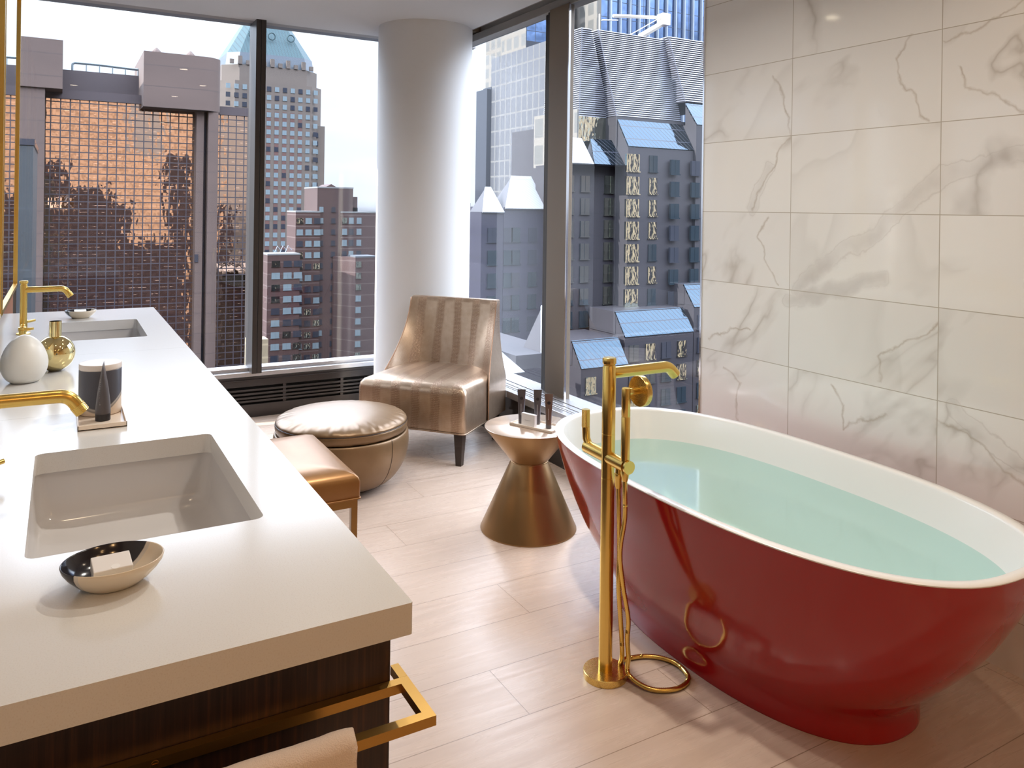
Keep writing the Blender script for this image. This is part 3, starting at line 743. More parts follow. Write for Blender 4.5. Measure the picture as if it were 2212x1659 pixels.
# round ottoman with loose round cushion
ot = thing('ottoman', 'round bronze leather ottoman with puffy cushion beside the chair', 'ottoman', (1.251, 3.904, 0))
prof = [(.185, .018), (.215, .022), (.262, .048), (.300, .095), (.325, .150), (.336, .205), (.3365, .245), (.333, .272), (.326, .280), (.31, .276)]
sm = spline([V(*p, 0) for p in prof], 4)
obj('base', MB().lathe([(p.x, p.y) for p in sm], n=96), LEATHER, ot, True)
for k in range(4): 
    a = math.radians(-62 + 90 * k)
    obj('seam', MB().tube([V(math.cos(a) * (p.x + .0005), math.sin(a) * (p.x + .0005), p.y) for p in sm[:-6]], .0011, 6), LEG, ot)
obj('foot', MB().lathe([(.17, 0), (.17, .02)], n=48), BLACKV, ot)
R = []; n = 192
cp = [(.300, .277), (.318, .283), (.3265, .298), (.3285, .318), (.3265, .332), (.318, .343), (.295, .354), (.25, .364), (.19, .371), (.12, .3745), (.05, .376), (.002, .3765)]
for k, p in enumerate(spline([V(*p, 0) for p in cp], 4)):
    ring = []
    for i in range(n):
        a = 2 * PI * i / n
        e_ = math.exp(-((p.x - .30) / .045) ** 2)
        wv = noise.noise(V(math.cos(a) * 14, math.sin(a) * 14, p.x * 8)) * .0042 * e_ * (1 if math.cos(a + 1.9) > -.2 else .35)
        pin = -.0035 * math.exp(-((p.y - .326) / .004) ** 2) if p.x > .31 else 0
        ring.append(V(math.cos(a) * (p.x + pin + wv * .4), math.sin(a) * (p.x + pin + wv * .4), p.y + wv))
    R.append(ring)
cu = obj('cushion', MB().rings(R), LEATHER, ot, True)
obj('piping', MB().tube([V(math.cos(2 * PI * i / 120) * .3272, math.sin(2 * PI * i / 120) * .3272, .3265) for i in range(121)], .0016, 6), LEG, cu, True)

# vanity stool
SX1, SY0, SY1 = .934, 2.691, 3.267
stl = thing('vanity_stool', 'copper leather bench stool half hidden behind the countertop', 'stool', ((SX1 - .21), (SY0 + SY1) / 2, 0))
R = []
for ins, z in ((.006, .374), (0, .380), (0, .435), (.004, .449), (.016, .461), (.045, .472), (.10, .480), (.16, .483)):
    R.append(rrect(SX1 - .42 + ins, SX1 - ins, SY0 + ins * .8, SY1 - ins * .8, max(.010, ins * .25), z))
obj('seat', MB().rings(R), LEATHER2, stl, 55, world=True)
P = rrect(SX1 - .421, SX1 + .001, SY0 - .001, SY1 + .001, .011, .3775)
obj('welt', MB().tube(P + [P[0]], .0032, 8), LEATHER2, stl, True, world=True)
b = MB().box(SX1 - .415, SX1 - .008, SY0 + .008, SY0 + .030, .345, .373, .001).box(SX1 - .415, SX1 - .008, SY1 - .030, SY1 - .008, .345, .373, .001).box(SX1 - .030, SX1 - .008, SY0 + .01, SY1 - .01, .345, .373, .001).box(SX1 - .415, SX1 - .393, SY0 + .01, SY1 - .01, .345, .373, .001)
obj('seat_frame', b, STOOLLEG, stl, world=True)
for x in (SX1 - .0305, SX1 - .415):
    for y in (SY0 + .008, SY1 - .0305): obj('leg', MB().box(x, x + .0225, y, y + .0225, 0, .3455, .001), STOOLLEG, stl, world=True)

# hourglass side table
sdt = thing('side_table', 'hourglass shaped bronze side table between chair and bathtub', 'table', (1.815, 2.996, 0))
obj('pedestal', MB().lathe([(.2115, 0), (.2125, .003), (.2120, .006), (.088, .285), (.083, .2955)], n=96), BRONZEP, sdt, 35)
obj('neck_ring', MB().lathe([(.082, .295), (.0845, .2965), (.0845, .2995), (.082, .301)], n=72), BRONZEP, sdt, True)
obj('upper_cone', MB().lathe([(.083, .3005), (.1990, .4445), (.2000, .4480)], n=96, cap1=False), BRONZEP, sdt, 35)
obj('table_top', MB().lathe([(.2000, .4478), (.2000, .4495), (.1985, .4505)], n=96), BRONZET, sdt, 40, 'pale satin bronze round top')
TA = math.radians(-66.6)
tx, ty_ = Vector((math.cos(TA), math.sin(TA), 0)), Vector((-math.sin(TA), math.cos(TA), 0))
TR = thing('tray', 'rectangular cream tray on the bronze side table', 'tray', (1.837, 2.967, .4505), TA)
b = MB().box(-.113, .113, -.055, .055, 0, .0035, .0006)
for a in ((-.113, -.1105, -.055, .055), (.1105, .113, -.055, .055), (-.113, .113, -.055, -.0525), (-.113, .113, .0525, .055)): b.box(a[0], a[1], a[2], a[3], .0004, .0105, .0005)
obj('base', b, CREAM, TR)
def tray_pt(a, c, z=.4545): p = Vector((1.837, 2.967, 0)) + tx * a + ty_ * c; return (p.x, p.y, z)
for (a, c, h), lb in zip(((-.080, -.012, .150), (-.016, .022, .152), (.062, -.004, .150)), ('left one of three smoked tubes on the table tray', 'middle smoked tube behind the white card on the table tray', 'umber smoked tube standing nearest the bathtub on the table tray')):
    q = squeeze('cosmetic_tube', lb, tray_pt(a, c), math.radians(-30), h, .0125, TUBEM, TUBE2 if a > 0 else TUBEM, 'smoked tubes on the table tray', fl=1.5)
    b = MB().lathe([(.0075, 0), (.0075, .0008)], n=20); bmesh.ops.transform(b.bm, matrix=Matrix.Translation((0, -.0067, .112)) @ Matrix.Rotation(PI / 2 + .09, 4, 'X'), verts=b.bm.verts)
    obj('emblem', b, BLACK, q, label='round black emblem')
    b = MB()
    for i in range(11): b.box(-.0022, -.0008, -.0124, -.0116, .040 + i * .0045, .0425 + i * .0045)
    obj('print', b, CARDW, q)
cd_ = thing('card_box', 'small white printed box leaning on the table tray', 'box', tray_pt(-.020, -.036), TA + math.radians(-4))
obj('box', MB().box(-.0375, .0375, -.008, .008, 0, .056, .001), CARDW, cd_)
obj('print', MB().box(-.018, .014, -.0083, -.0078, .0270, .0283), PRINT, cd_)
#CITY#
# ================================================================== CITY
CK = .36
def citymat(name, col, rough=.7, metal=0.0, band=None, vary=.12, bandw=.35, bandcol=None, **k):
    """masonry: slight weathering, optional floor lines at the given pitch"""
    col = tuple(c * CK for c in col); bandcol = bandcol and tuple(c * CK for c in bandcol)
    m = M_(name, col, rough, metal, **k)
    n = m.noise(m.mapping((.12, .12, .35)), scale=1.0, detail=5)
    dk = tuple(c * (1 - vary * 2) for c in col); li = tuple(min(1, c * (1 + vary)) for c in col)
    c = m.mix(n, dk, li)
    if band:
        z = m.xyz()[2]; c = m.mix(m.line(z, 0.0, band, bandw / 2), c, bandcol or tuple(q * 1.35 for q in col))
    m.col(c); return m.m
def curtain(name, px, pz, lw, framecol, glasscol, rough=.03, wave=.02, metal=1.0, spec=.5, vx=1.0, ww=1.0):
    """curtain wall: framed panes, each pane a slightly buckled mirror"""
    framecol = tuple(c * CK for c in framecol); glasscol = tuple(c * (CK if metal < .5 else .62) for c in glasscol)
    m = M_(name, glasscol, rough, metal); X, Y, Z = m.xyz()
    h = m.math('ADD', X, m.math('MULTIPLY', Y, vx))
    g = m.math('MAXIMUM', m.line(h, 0.0, px, lw / 2), m.line(Z, 0.0, pz, lw / 2))
    cell = m.comb(m.math('FLOOR', m.math('ADD', m.math('DIVIDE', h, px), .5)), m.math('FLOOR', m.math('ADD', m.math('DIVIDE', Z, pz), .5)), 0)
    wn = m.nt.nodes.new('ShaderNodeTexWhiteNoise'); wn.noise_dimensions = '2D'; lk(m.nt, cell, wn.inputs['Vector'])
    m.col(m.mix(g, glasscol, framecol)); m.rough(m.math('ADD', rough, m.math('MULTIPLY', g, .5)))
    lk(m.nt, m.math('MULTIPLY', m.math('SUBTRACT', 1.0, g), metal), m.b.inputs['Metallic'])
    # buckled panes: smooth tilt that differs from pane to pane
    vec = m.comb(m.math('MULTIPLY', h, .55 * ww), m.math('MULTIPLY', Z, .28 * ww), m.math('MULTIPLY', wn.outputs[0], 1.7))
    n = m.noise(vec, scale=1.0, detail=1.5, dist=.3)
    m.bump(n, 1.0, wave); return m.m
PURPLE = (.155, .115, .125)
BRONZEG = curtain('bronze mirror glass', 1.02, .86, .13, (.055, .04, .055), (.80, .52, .37), .02, .018, ww=1.7)
CONC = citymat('pink concrete', (.20, .130, .108), .8, band=2.6, bandw=.10, bandcol=(.13, .09, .08))
MAUVE = citymat('mauve metal band', (.075, .045, .055), .55)
BRICK = citymat('red brown brick', (.105, .044, .038), .85, band=2.75, bandw=.22, bandcol=(.20, .13, .12))
BRICKT = citymat('plain mauve brick', (.115, .06, .055), .85)
STONE = citymat('beige stone', (.22, .17, .14), .8)
REDSP = citymat('rose brick spandrel', (.20, .09, .075), .8)
COPPER = M_('green copper roof', (.12, .26, .28), .75, 0.0)
X, Y, Z = COPPER.xyz(); rb = COPPER.line(COPPER.math('ADD', X, COPPER.math('MULTIPLY', Y, .3)), 0, 1.3, .12)
COPPER.col(COPPER.mix(rb, COPPER.mix(COPPER.noise(scale=.3, detail=4), (.010, .036, .046), (.018, .046, .052)), (.006, .02, .026))); COPPER = COPPER.m
DKSTONE = citymat('violet grey stone', (.036, .031, .045), .6, band=2.62, bandw=.08, bandcol=(.02, .02, .03))
WGLASS = curtain('window mirror glass', 50, 50, .01, (.1, .1, .1), (.66, .70, .60), .03, .06, ww=3.6)
DGLASS = M_('dark teal window glass', (.010, .018, .024), .08, 0.0, Specular_IOR_Level=.8).m
PGLASS = M_('pale window glass', (.12, .15, .165), .15, 0.0).m
DW = M_('dark window glass', (.022, .025, .034), .15, 0.0).m
SKYL = curtain('blue sloped glazing', .62, 1.6, .09, (.012, .02, .05), (.058, .088, .118), .05, .02)
SKYW = curtain('white standing seam roof', .45, 20.0, .04, (.30, .33, .37), (.52, .54, .57), .6, .002, metal=0.0)
BLUEG = curtain('blue curtain glass', 3.1, 3.4, .16, (.04, .07, .14), (.20, .30, .52), .06, .05)
CREAMG = curtain('cream grid facade', 3.0, 3.4, 1.0, (.33, .30, .26), (.19, .185, .17), .5, .01, metal=0.0)
WHITEG = curtain('sunlit white glass', 2.2, 3.2, .35, (.22, .215, .21), (.15, .155, .175), .35, .01, metal=0.0)
FIN = simple('white metal fin', (.19, .22, .27), .4)
LOUV = M_('silver louvre blade', (.15, .152, .175), .38, .4).m
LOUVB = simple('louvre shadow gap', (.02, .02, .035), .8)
FARW = citymat('far pale tower', (.38, .38, .38), .8, band=4, bandw=1.2, bandcol=(.20, .22, .25))

def tbox(name, parent, mat, x0, x1, y0, y1, z0, z1, label=None, bev=0): return obj(name, MB().box(x0, x1, y0, y1, z0, z1, bev), mat, parent, world=True, label=label)
def windows(parent, spots, w, h, mat, axis='y', depth=.25, name='window', mats=None):
    """spots: centres; up to 96 separate panes sharing one mesh, any further ones in a single part"""
    spots = sorted(spots, key=lambda p: (p[0] ** 2 + p[1] ** 2 + p[2] ** 2))
    mats = mats or [mat]
    def mesh(mt):
        mb = MB()
        if axis == 'y': mb.box(-w / 2, w / 2, -.06, depth, -h / 2, h / 2).box(-.04, .04, -.10, 0, -h / 2, h / 2).box(-w / 2 - .1, w / 2 + .1, -.14, 0, -h / 2 - .12, -h / 2)
        else: mb.box(-.06, depth, -w / 2, w / 2, -h / 2, h / 2).box(-.10, 0, -.04, .04, -h / 2, h / 2)
        bmesh.ops.recalc_face_normals(mb.bm, faces=mb.bm.faces)
        me = bpy.data.meshes.new(name); mb.bm.to_mesh(me); mb.bm.free(); me.materials.append(mt); return me
    ms = [mesh(mt) for mt in mats]; pl = parent.location
    LIM = 96 - parent.get('_nw', 0); parent['_nw'] = parent.get('_nw', 0) + min(len(spots), max(LIM, 0))
    rest = []
    for i, p in enumerate(spots):
        k = int(random.random() * len(ms)) % len(ms)
        if i < LIM:
            o = bpy.data.objects.new(name, ms[k]); COL.objects.link(o); o.parent = parent; o.location = Vector(p) - pl
        else: rest.append((p, k))
    if rest:
        bm = bmesh.new()
        for p, k in rest:
            n0 = len(bm.verts); nf = len(bm.faces); bm.from_mesh(ms[k]); bm.verts.ensure_lookup_table(); bm.faces.ensure_lookup_table()
            for v in bm.verts[n0:]: v.co += Vector(p) - pl
            for f in bm.faces[nf:]: f.material_index = k
        me = bpy.data.meshes.new('more_windows'); bm.to_mesh(me); bm.free()
        for mt in mats: me.materials.append(mt)
        o = bpy.data.objects.new('more_windows', me); COL.objects.link(o); o.parent = parent; o['kind'] = 'stuff'
def grid(xs, zs, y): return [(x, y, z) for x in xs for z in zs]
def frange(a, b, s):
    out = []; n = int(abs(b - a) / s + 1e-6)
    return [a + (b - a) * 0 + s * i * (1 if b > a else -1) for i in range(n + 1)]
GZ = -75
struct('city_ground', MB().box(-500, 900, 5.7, 1200, GZ - 2, GZ), citymat('asphalt', (.08, .08, .09), .9), None)
COL.objects['city_ground'].name = 'ground'

# --- bronze mirrored hotel on the left
t = thing('tower_block', 'bronze mirror glass tower between pink concrete shafts on the left', 'building', (9, 112, GZ))
tbox('glass_wall', t, BRONZEG, -1.75, 14.95, 110, 128, GZ, 13.95, 'bronze mirror glass with fine grid')
tbox('parapet', t, MAUVE, -1.8, 15.0, 109.7, 128, 13.95, 15.05)
tbox('penthouse', t, MAUVE, -.2, 13.7, 114, 124, 15.0, 18.1)
b = MB()
for y in (114.6, 115.2): b.tube(bend((1.0, y, 18.0), (1.0, y, 19.2), (4, y, 19.2), .4) + [V(9.2, y, 19.0)], .12, 8)
for x in (2.5, 4, 5.5, 7, 8.5): b.box(x, x + .12, 114.6, 115.2, 18.0, 19.1)
obj('roof_pipes', b, PGLASS, t, world=True, label='pale pipe run on the roof')
tbox('shaft', t, CONC, -6.5, -.05, 105.6, 128, 14.6, 20.25, 'pink concrete shaft head'); tbox('shaft', t, CONC, -6.5, -1.8, 105.9, 128, GZ, 14.6, 'pink concrete shaft')
P = [V(8.6, 107.0, 13.4), V(15.6, 107.0, 13.4)] + [V(15.6 + 2.3 * math.sin(a * PI / 16), 109.3 - 2.3 * math.cos(a * PI / 16), 13.4) for a in range(1, 9)] + [V(17.9, 121, 13.4), V(8.6, 121, 13.4)]
obj('shaft_head', MB().prism(P, (0, 0, 6.85)), CONC, t, 40, 'rounded pink concrete shaft head', True)
for x in (10.2, 14.2): obj('roof_vent', MB().lathe([(.8, 20.2), (.5, 20.7), (.1, 21.1)], (x, 109), 10), CONC, t, world=True)
tbox('shaft', t, CONC, 14.95, 15.85, 108.2, 121, GZ, 13.4, 'pink concrete shaft'); tbox('slot', t, DW, 15.85, 16.3, 109.6, 110, GZ, 13.4)
P = [V(16.3, 107.6, GZ), V(17.0, 107.6, GZ), V(17.6, 108.1, GZ), V(17.75, 109, GZ), V(17.75, 121, GZ), V(16.3, 121, GZ)]
obj('shaft', MB().prism(P, (0, 0, 13.4 - GZ)), CONC, t, 40, 'pink concrete shaft', True)
tbox('glass_wall', t, BRONZEG, 17.75, 21.6, 110, 126, GZ, 13.3, 'bronze mirror glass with fine grid'); tbox('parapet', t, MAUVE, 17.75, 21.65, 109.7, 126, 13.3, 14.4)
tbox('glass_wall', t, BRONZEG, -22, -6.5, 110, 128, GZ, 12.2, 'bronze mirror glass with fine grid'); tbox('parapet', t, MAUVE, -22, -6.5, 109.7, 128, 12.2, 14.2)
tbox('service_door', t, DW, 14.9, 15.35, 108.05, 108.2, -6.0, -5.0)
t = thing('tower_block', 'narrow grey green building edge at the far left of the view', 'building', (-3.2, 62, GZ))
tbox('body', t, citymat('grey green panel', (.05, .062, .072), .5, band=4, bandw=.1), -6, -1.62, 60, 70, GZ, 5.1); tbox('roof_edge', t, DW, -6, -1.55, 59.9, 70, 5.1, 5.5)

# --- tower with the copper pyramid
t = thing('skyscraper', 'tall stone and brick tower with green copper pyramid roof', 'building', (77.8, 362, GZ))
def oct_(hw_, c, z, cx=77.6, cy=361.5): return [V(cx - hw_ + c, cy - hw_, z), V(cx + hw_ - c, cy - hw_, z), V(cx + hw_, cy - hw_ + c, z), V(cx + hw_, cy + hw_ - c, z), V(cx + hw_ - c, cy + hw_, z), V(cx - hw_ + c, cy + hw_, z), V(cx - hw_, cy + hw_ - c, z), V(cx - hw_, cy - hw_ + c, z)]
obj('shaft', MB().rings([oct_(21.5, 5.5, GZ), oct_(21.5, 5.5, 53)]), STONE, t, world=True, label='pale stone shaft')
obj('upper_shaft', MB().rings([oct_(20.0, 6, 53), oct_(20.0, 6, 60)]), STONE, t, world=True)
tbox('wing', t, STONE, 94, 100.3, 343, 380, GZ, 36.5)
AP = at(600, -16, 361.5)[1]
obj('roof_base', MB().rings([oct_(18.6, 4.5, 60), oct_(17.9, 4.5, 65.5)]), citymat('blue grey mansard', (.10, .14, .19), .5), t, world=True)
obj('pyramid_roof', MB().rings([oct_(17.7, 4.3, 65.5), oct_(.3, .1, AP)]), COPPER, t, world=True, label='green copper pyramid roof')
for x in (69.5, 77.6, 85.7):
    b = MB()
    for a in range(12): b.tube([V(x + 1.5 * math.cos(a * PI / 6), 346.2, 74 + 1.5 * math.sin(a * PI / 6)), V(x + 1.5 * math.cos((a + 1) * PI / 6), 346.2, 74 + 1.5 * math.sin((a + 1) * PI / 6))], .3, 6)
    obj('dormer_ring', b, COPPER, t, world=True)
zs = frange(50.5, -55, 3.62)
cols = [58.9 + 3.3 * i for i in range(0, 12)]
for i, x in enumerate(cols):
    if 1 <= i <= 9: tbox('spandrel_strip', t, REDSP, x - .85, x + .85, 339.88, 340.2, GZ, 41)
windows(t, grid(cols, zs, 339.9), 1.75, 1.9, None, depth=.3, mats=[PGLASS, PGLASS, PGLASS, DW])
windows(t, [(96.6 + 0, 342.9 + 0, z) for z in zs if z < 35], 1.6, 1.9, None, mats=[PGLASS, DW])
for k, x in enumerate(frange(60.5, 94, 3.3)):
    tbox('crenel', t, STONE, x - .8, x + .8, 341.0, 342.2, 60, 61.8 + 1.6 * (k % 2))

# --- brick apartment block
t = thing('apartment_block', 'stepped red brick apartment block with sunlit left sides', 'building', (56, 195, GZ))
def wing(px0, px1, pxb, ptop, Yf, depth=None, mat=BRICK):
    x0, x1 = ratio(px0, ptop)[0] * Yf, ratio(px1, ptop)[0] * Yf
    yb = x0 / ratio(pxb, ptop)[0] if pxb else Yf + (depth or 14)
    z = at((px0 + px1) / 2, ptop, Yf)[1]
    tbox('wing', t, mat, x0, x1, Yf, yb, GZ, z); tbox('coping', t, FARW, x0 - .05, x1 + .05, Yf - .08, yb, z, z + .35)
    return x0, x1, z
FZ = 2.75
W5 = [PGLASS, PGLASS, DW, DW, WGLASS]
x0, x1, z1 = wing(578, 648, 566, 551, 186); zs = frange(z1 - 2.0, -60, FZ)
windows(t, grid([x0 + 1.9, x0 + 4.6, x0 + 7.0], zs, 185.95), 1.9, 1.35, None, mats=W5)
x0, x1, z1 = wing(639, 692, 620, 459, 190); zs2 = frange(z1 - 2.0, -60, FZ)
windows(t, grid([x0 + 1.0, x0 + 3.1, x0 + 5.2], zs2, 189.95), 1.5, 1.3, None, mats=W5)
b0, b1, zt_ = wing(686, 763, None, 407, 191, 12, BRICKT)
obj('gable', MB().prism([V(b0 + 2, 193, zt_), V(b0 + 6.0, 193, zt_), V(b0 + 4, 193, zt_ + 1.1)], (0, 8, 0)), BRICKT, t, world=True)
tbox('wing', t, BRICKT, b1, b1 + 1.3, 191.5, 200, GZ, zt_ - 2.0)
windows(t, grid([b0 + 1.0, b0 + 4.0], frange(z1 + .8, -60, FZ), 190.95), 1.0, 1.2, None, mats=[DW, DW, PGLASS])
x0, x1, z1 = wing(737, 812, None, 460, 190.4, 14)
windows(t, grid([x0 + .9, x0 + 2.6, x0 + 4.6], frange(z1 - 1.9, -60, FZ), 190.35), 1.2, 1.4, None, mats=W5)
tbox('rooftop_unit', t, PGLASS, x0 + 3.0, x0 + 4.6, 191.5, 194, z1, z1 + 1.3)
x0, x1, z1 = wing(768, 812, None, 556, 184, 6)
windows(t, grid([x0 + .8], frange(z1 - 1.6, -60, FZ), 183.95), 1.3, 1.3, None, mats=[PGLASS, WGLASS])
P = [V(x0, 184, GZ), V(x0 - 3.6, 190.4, GZ), V(x0, 190.4, GZ)]
obj('bay', MB().prism(P, (0, 0, z1 - GZ)), BRICK, t, world=True)
b = MB()
for k in range(3): b.tube([V(43.4 + 1.5 * k, 188 + k, -9.8), V(44.1 + 1.5 * k, 188 + k, -8.1), V(45.0 + 1.5 * k, 188 + k, -9.2)], .09, 6)
obj('roof_furniture', b, FIN, t, world=True, label='white sun shades on the lower roof')
t = thing('building', 'low sunlit brick building behind the window mullion', 'building', (36, 175, GZ))
x0 = ratio(538, 700)[0] * 172; x1 = ratio(580, 700)[0] * 172
tbox('body', t, citymat('sunlit tan brick', (.62, .48, .30), .8, band=2.75, bandw=.4), x0, x1, 172, 176, GZ, at(540, 735, 172)[1])

# --- far haze buildings between column and right frame
for i, (p0, p1, pt, Yf, mt, lb) in enumerate(((1008, 1030, 446, 420, FARW, 'distant white office tower beyond the river side roofs'), (1028, 1046, 468, 430, FARW, 'distant grey white tower beside the white office tower'),
        (1005, 1050, 586, 300, BRICK, 'low distant brick block seen right of the column'), (1000, 1052, 620, 240, DKSTONE, 'dark low roofs seen right of the column'))):
    t = thing('far_building', lb, 'building', (ratio(p0)[0] * Yf, Yf, GZ)); x0, x1 = ratio(p0, pt)[0] * Yf, ratio(p1, pt)[0] * Yf
    tbox('body', t, mt, x0, x1, Yf, Yf + 20, GZ, at(p0, pt, Yf)[1]); tbox('roof_house', t, mt, x0 + (x1 - x0) * .3, x0 + (x1 - x0) * .7, Yf + 4, Yf + 12, at(p0, pt, Yf)[1], at(p0, pt, Yf)[1] + 2)

# --- tall tower with cream side and blue finned front
t = thing('skyscraper', 'tall blue glass tower with white fins and a cream gridded side', 'building', (110, 150, GZ))
XU = 93.3
tbox('side_facade', t, CREAMG, XU, XU + 1, 130.0, 178, GZ, 95, 'sunlit cream grid side'); tbox('front_facade', t, BLUEG, XU + 1, 165, 130, 178, GZ, 96, 'blue glass front')
for x in frange(XU + 3, 150, 2.45)[:22]: tbox('fin', t, FIN, x, x + .28, 129.4, 130, 10, 96)
# --- white glare block with rooftop volume
t = thing('office_block', 'white sunlit glass office block left of the wide mullion', 'building', (86, 142, GZ))
yb = 80.0 / ratio(1062, 130)[0]
zv = at(1066, 128, yb)[1]
tbox('body', t, WHITEG, 80, 93, 128, yb, GZ, zv, 'white glass body'); tbox('corner_slot', t, DW, 79.9, 80.2, yb - .2, yb + 3.5, GZ, zv - 6)
yq = 80.4 / ratio(1136, 90)[0]
tbox('rooftop_volume', t, CREAMG, 80.4, 92, yq, yq + 10, zv, zv + 14); tbox('blue_glazing', t, BLUEG, 80.5, 92, yq - .1, yq, zv + 1.6, zv + 6.2); tbox('dark_band', t, DW, 80.5, 92, yq - .12, yq - .02, zv - .5, zv + 1.6)
tbox('dark_corner', t, DW, 79.0, 80.0, yb, yb + 5, GZ, zv - 6.5)

# --- stone block with white sloping roofs
DKS2 = citymat('indigo stone', (.030, .028, .066), .6, band=2.62, bandw=.08, bandcol=(.02, .02, .04))
t = thing('stone_block', 'violet stone block with white sloped roofs seen above the chair', 'building', (47, 88, GZ))
YS = 80.0
xa, xb, xc = ratio(1040, 470)[0] * YS, ratio(1088, 450)[0] * YS, ratio(1180, 450)[0] * YS
za, zb_ = at(1045, 458, YS)[1], at(1088, 412, YS)[1]
tbox('body', t, DKS2, xa, xb + .1, YS, 96, GZ, za); tbox('body', t, DKS2, xb, xc, YS - .05, 96, GZ, zb_ - 1.9)
def slope_roof(parent, x0, x1, y0, z0, run, rise, mat, xs=0, label=None):
    P = [V(x0, y0, z0), V(x1, y0, z0), V(x1, y0 + run, z0 + rise), V(x0 + xs, y0 + run, z0 + rise)]
    b = MB(); b.rings([[p for p in P], [V(p.x, p.y + .12, p.z - .12) for p in P]])
    obj('sloped_glazing', b, mat, parent, world=True, label=label)
    obj('cheek', MB().rings([[V(x0 + .05, y0 + .1, z0 - .1), V(x1 - .05, y0 + .1, z0 - .1), V(x1 - .05, y0 + run, z0 - .1), V(x0 + .05, y0 + run, z0 - .1)], [V(x0 + .05 + xs, y0 + run - .02, z0 + rise - .15), V(x1 - .05, y0 + run - .02, z0 + rise - .15), V(x1 - .05, y0 + run, z0 + rise - .15), V(x0 + .05 + xs, y0 + run, z0 + rise - .15)]]), DKSTONE, parent, world=True)
slope_roof(t, xa, xb, YS - .3, za, 3.5, 3.0, SKYW, 2.1, 'white sloped roof'); slope_roof(t, xb, xc, YS - .4, at(1088, 450, YS)[1], 4, 4.0, SKYW, 3.0, 'white sloped roof')
zs = frange(za - 2.6, -40, 2.62)
windows(t, grid([xa + 1.4, xa + 3.5, xb + 1.6, xb + 3.9], zs, YS - .08), 1.15, 1.6, None, mats=[DGLASS, DGLASS, DW])

# --- louvre crowned tower filling the right window
t = thing('tower_block', 'violet stone tower with slanting louvred crown and blue sloped glazing', 'building', (64, 82, GZ))
YT = 75.0
r1, r2, r3, r4 = ratio(1268, 300)[0], ratio(1332, 300)[0], ratio(1473, 300)[0], .96
X1, X2, X3, X4 = r1 * YT, r2 * YT, r3 * YT, 82.0
z_a = at(1300, 305, YT + 3)[1]; z_b = at(1300, 355, YT - 1.2)[1]
z_c = at(1400, 257, YT)[1]; z_d = at(1400, 318, YT - 2.2)[1]
tbox('body', t, DKSTONE, X2, X4, YT, 100, GZ, z_c); tbox('body', t, DKSTONE, X1 - 2.6, X2, YT + .6, 82, GZ, z_b); tbox('body', t, DKSTONE, X1, X2, 82, 87, GZ, z_b)
# middle glazed storey
tbox('glazed_storey', t, WGLASS, X1 + .3, X2, YT + 2.2, 87, z_b, at(1300, 254, YT + 2.2)[1])
obj('left_louvre_base', MB().box(X1 + .1, X1 + .3, YT + 2.2, 87, z_b, z_c + .8), CREAMG, t, world=True)
# crown: louvre blades on leaning faces
def crown(x0, x1, lean, y0, y1, z0, z1, n, xl=0.0, xr=0.0, depth=16):
    P = [[V(x0, y0 + .25, z0), V(x1, y0 + .25, z0), V(x1, y0 + depth, z0), V(x0, y0 + depth, z0)], [V(x0 + xl, y0 + lean + .25, z1), V(x1 + xr, y0 + lean + .25, z1), V(x1 + xr, y0 + depth, z1), V(x0 + xl, y0 + depth, z1)]]
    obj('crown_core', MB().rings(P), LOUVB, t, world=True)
    b = MB()
    for k in range(n):
        f = (k + .5) / n; z = z0 + (z1 - z0) * f; y = y0 + lean * f; a, c = x0 + xl * f, x1 + xr * f
        hz = (z1 - z0) / n * .27
        b.obox(V((a + c) / 2, y + .10, z), (V(1, 0, 0), V(0, .80, -.60), V(0, .60, .80)), ((c - a) / 2, .10, hz))
        L_ = depth - lean * f
        b.obox(V(a - .05, y + L_ / 2, z), (V(0, 1, 0), V(-.80, 0, .60), V(.60, 0, .80)), (L_ / 2, .10, hz))
    obj('louvre_blades', b, LOUV, t, world=True, label='silver horizontal louvre blades')
zt1 = at(1290, 62, YT + 4)[1]
crown(X2 + .2, X3, 4.0, YT + .2, 0, z_c, zt1, 42, .0, 1.2)
crown(X1 + .4, X2 + .6, 1.2, YT + 2.2, 0, at(1300, 256, YT + 2)[1], at(1290, 64, YT + 3.4)[1], 42, 1.1, -2.0, 8.0)
zr0 = at(1498, 222, YT - .5)[1]; zr1 = at(1470, 82, YT + 3.5)[1]
crown(X3 + .1, 76, 4.0, YT - .5, 0, zr0, zr1, 30, .6, -1.5, 14)
for k in range(1, 4): pass
slope_roof(t, X2 + .1, X3, YT - 2.2, z_d, 2.3, z_c - z_d - .2, SKYL, 0, 'blue sloped glazing'); tbox('body', t, DKSTONE, X2 + .1, X3, YT - 2.1, YT + .1, GZ, z_d + .05)
z_e = at(1498, 268, YT - 2.6)[1]; slope_roof(t, X3 + .1, X4, YT - 2.6, z_e, 2.2, zr0 - z_e - .1, SKYL, 0, 'blue sloped glazing'); tbox('body', t, DKSTONE, X3 + .05, X4, YT - 2.5, YT + .1, GZ, z_e + .05)
slope_roof(t, X1 - .0, X2 + .05, YT - 1.6, z_b, 2.6, z_a - z_b, SKYL, 1.2, 'blue sloped glazing'); slope_roof(t, X1 - 3.4, X1, YT - 1.5, z_b, 2.6, z_a - z_b, SKYW, 1.2, 'white sloped roof')
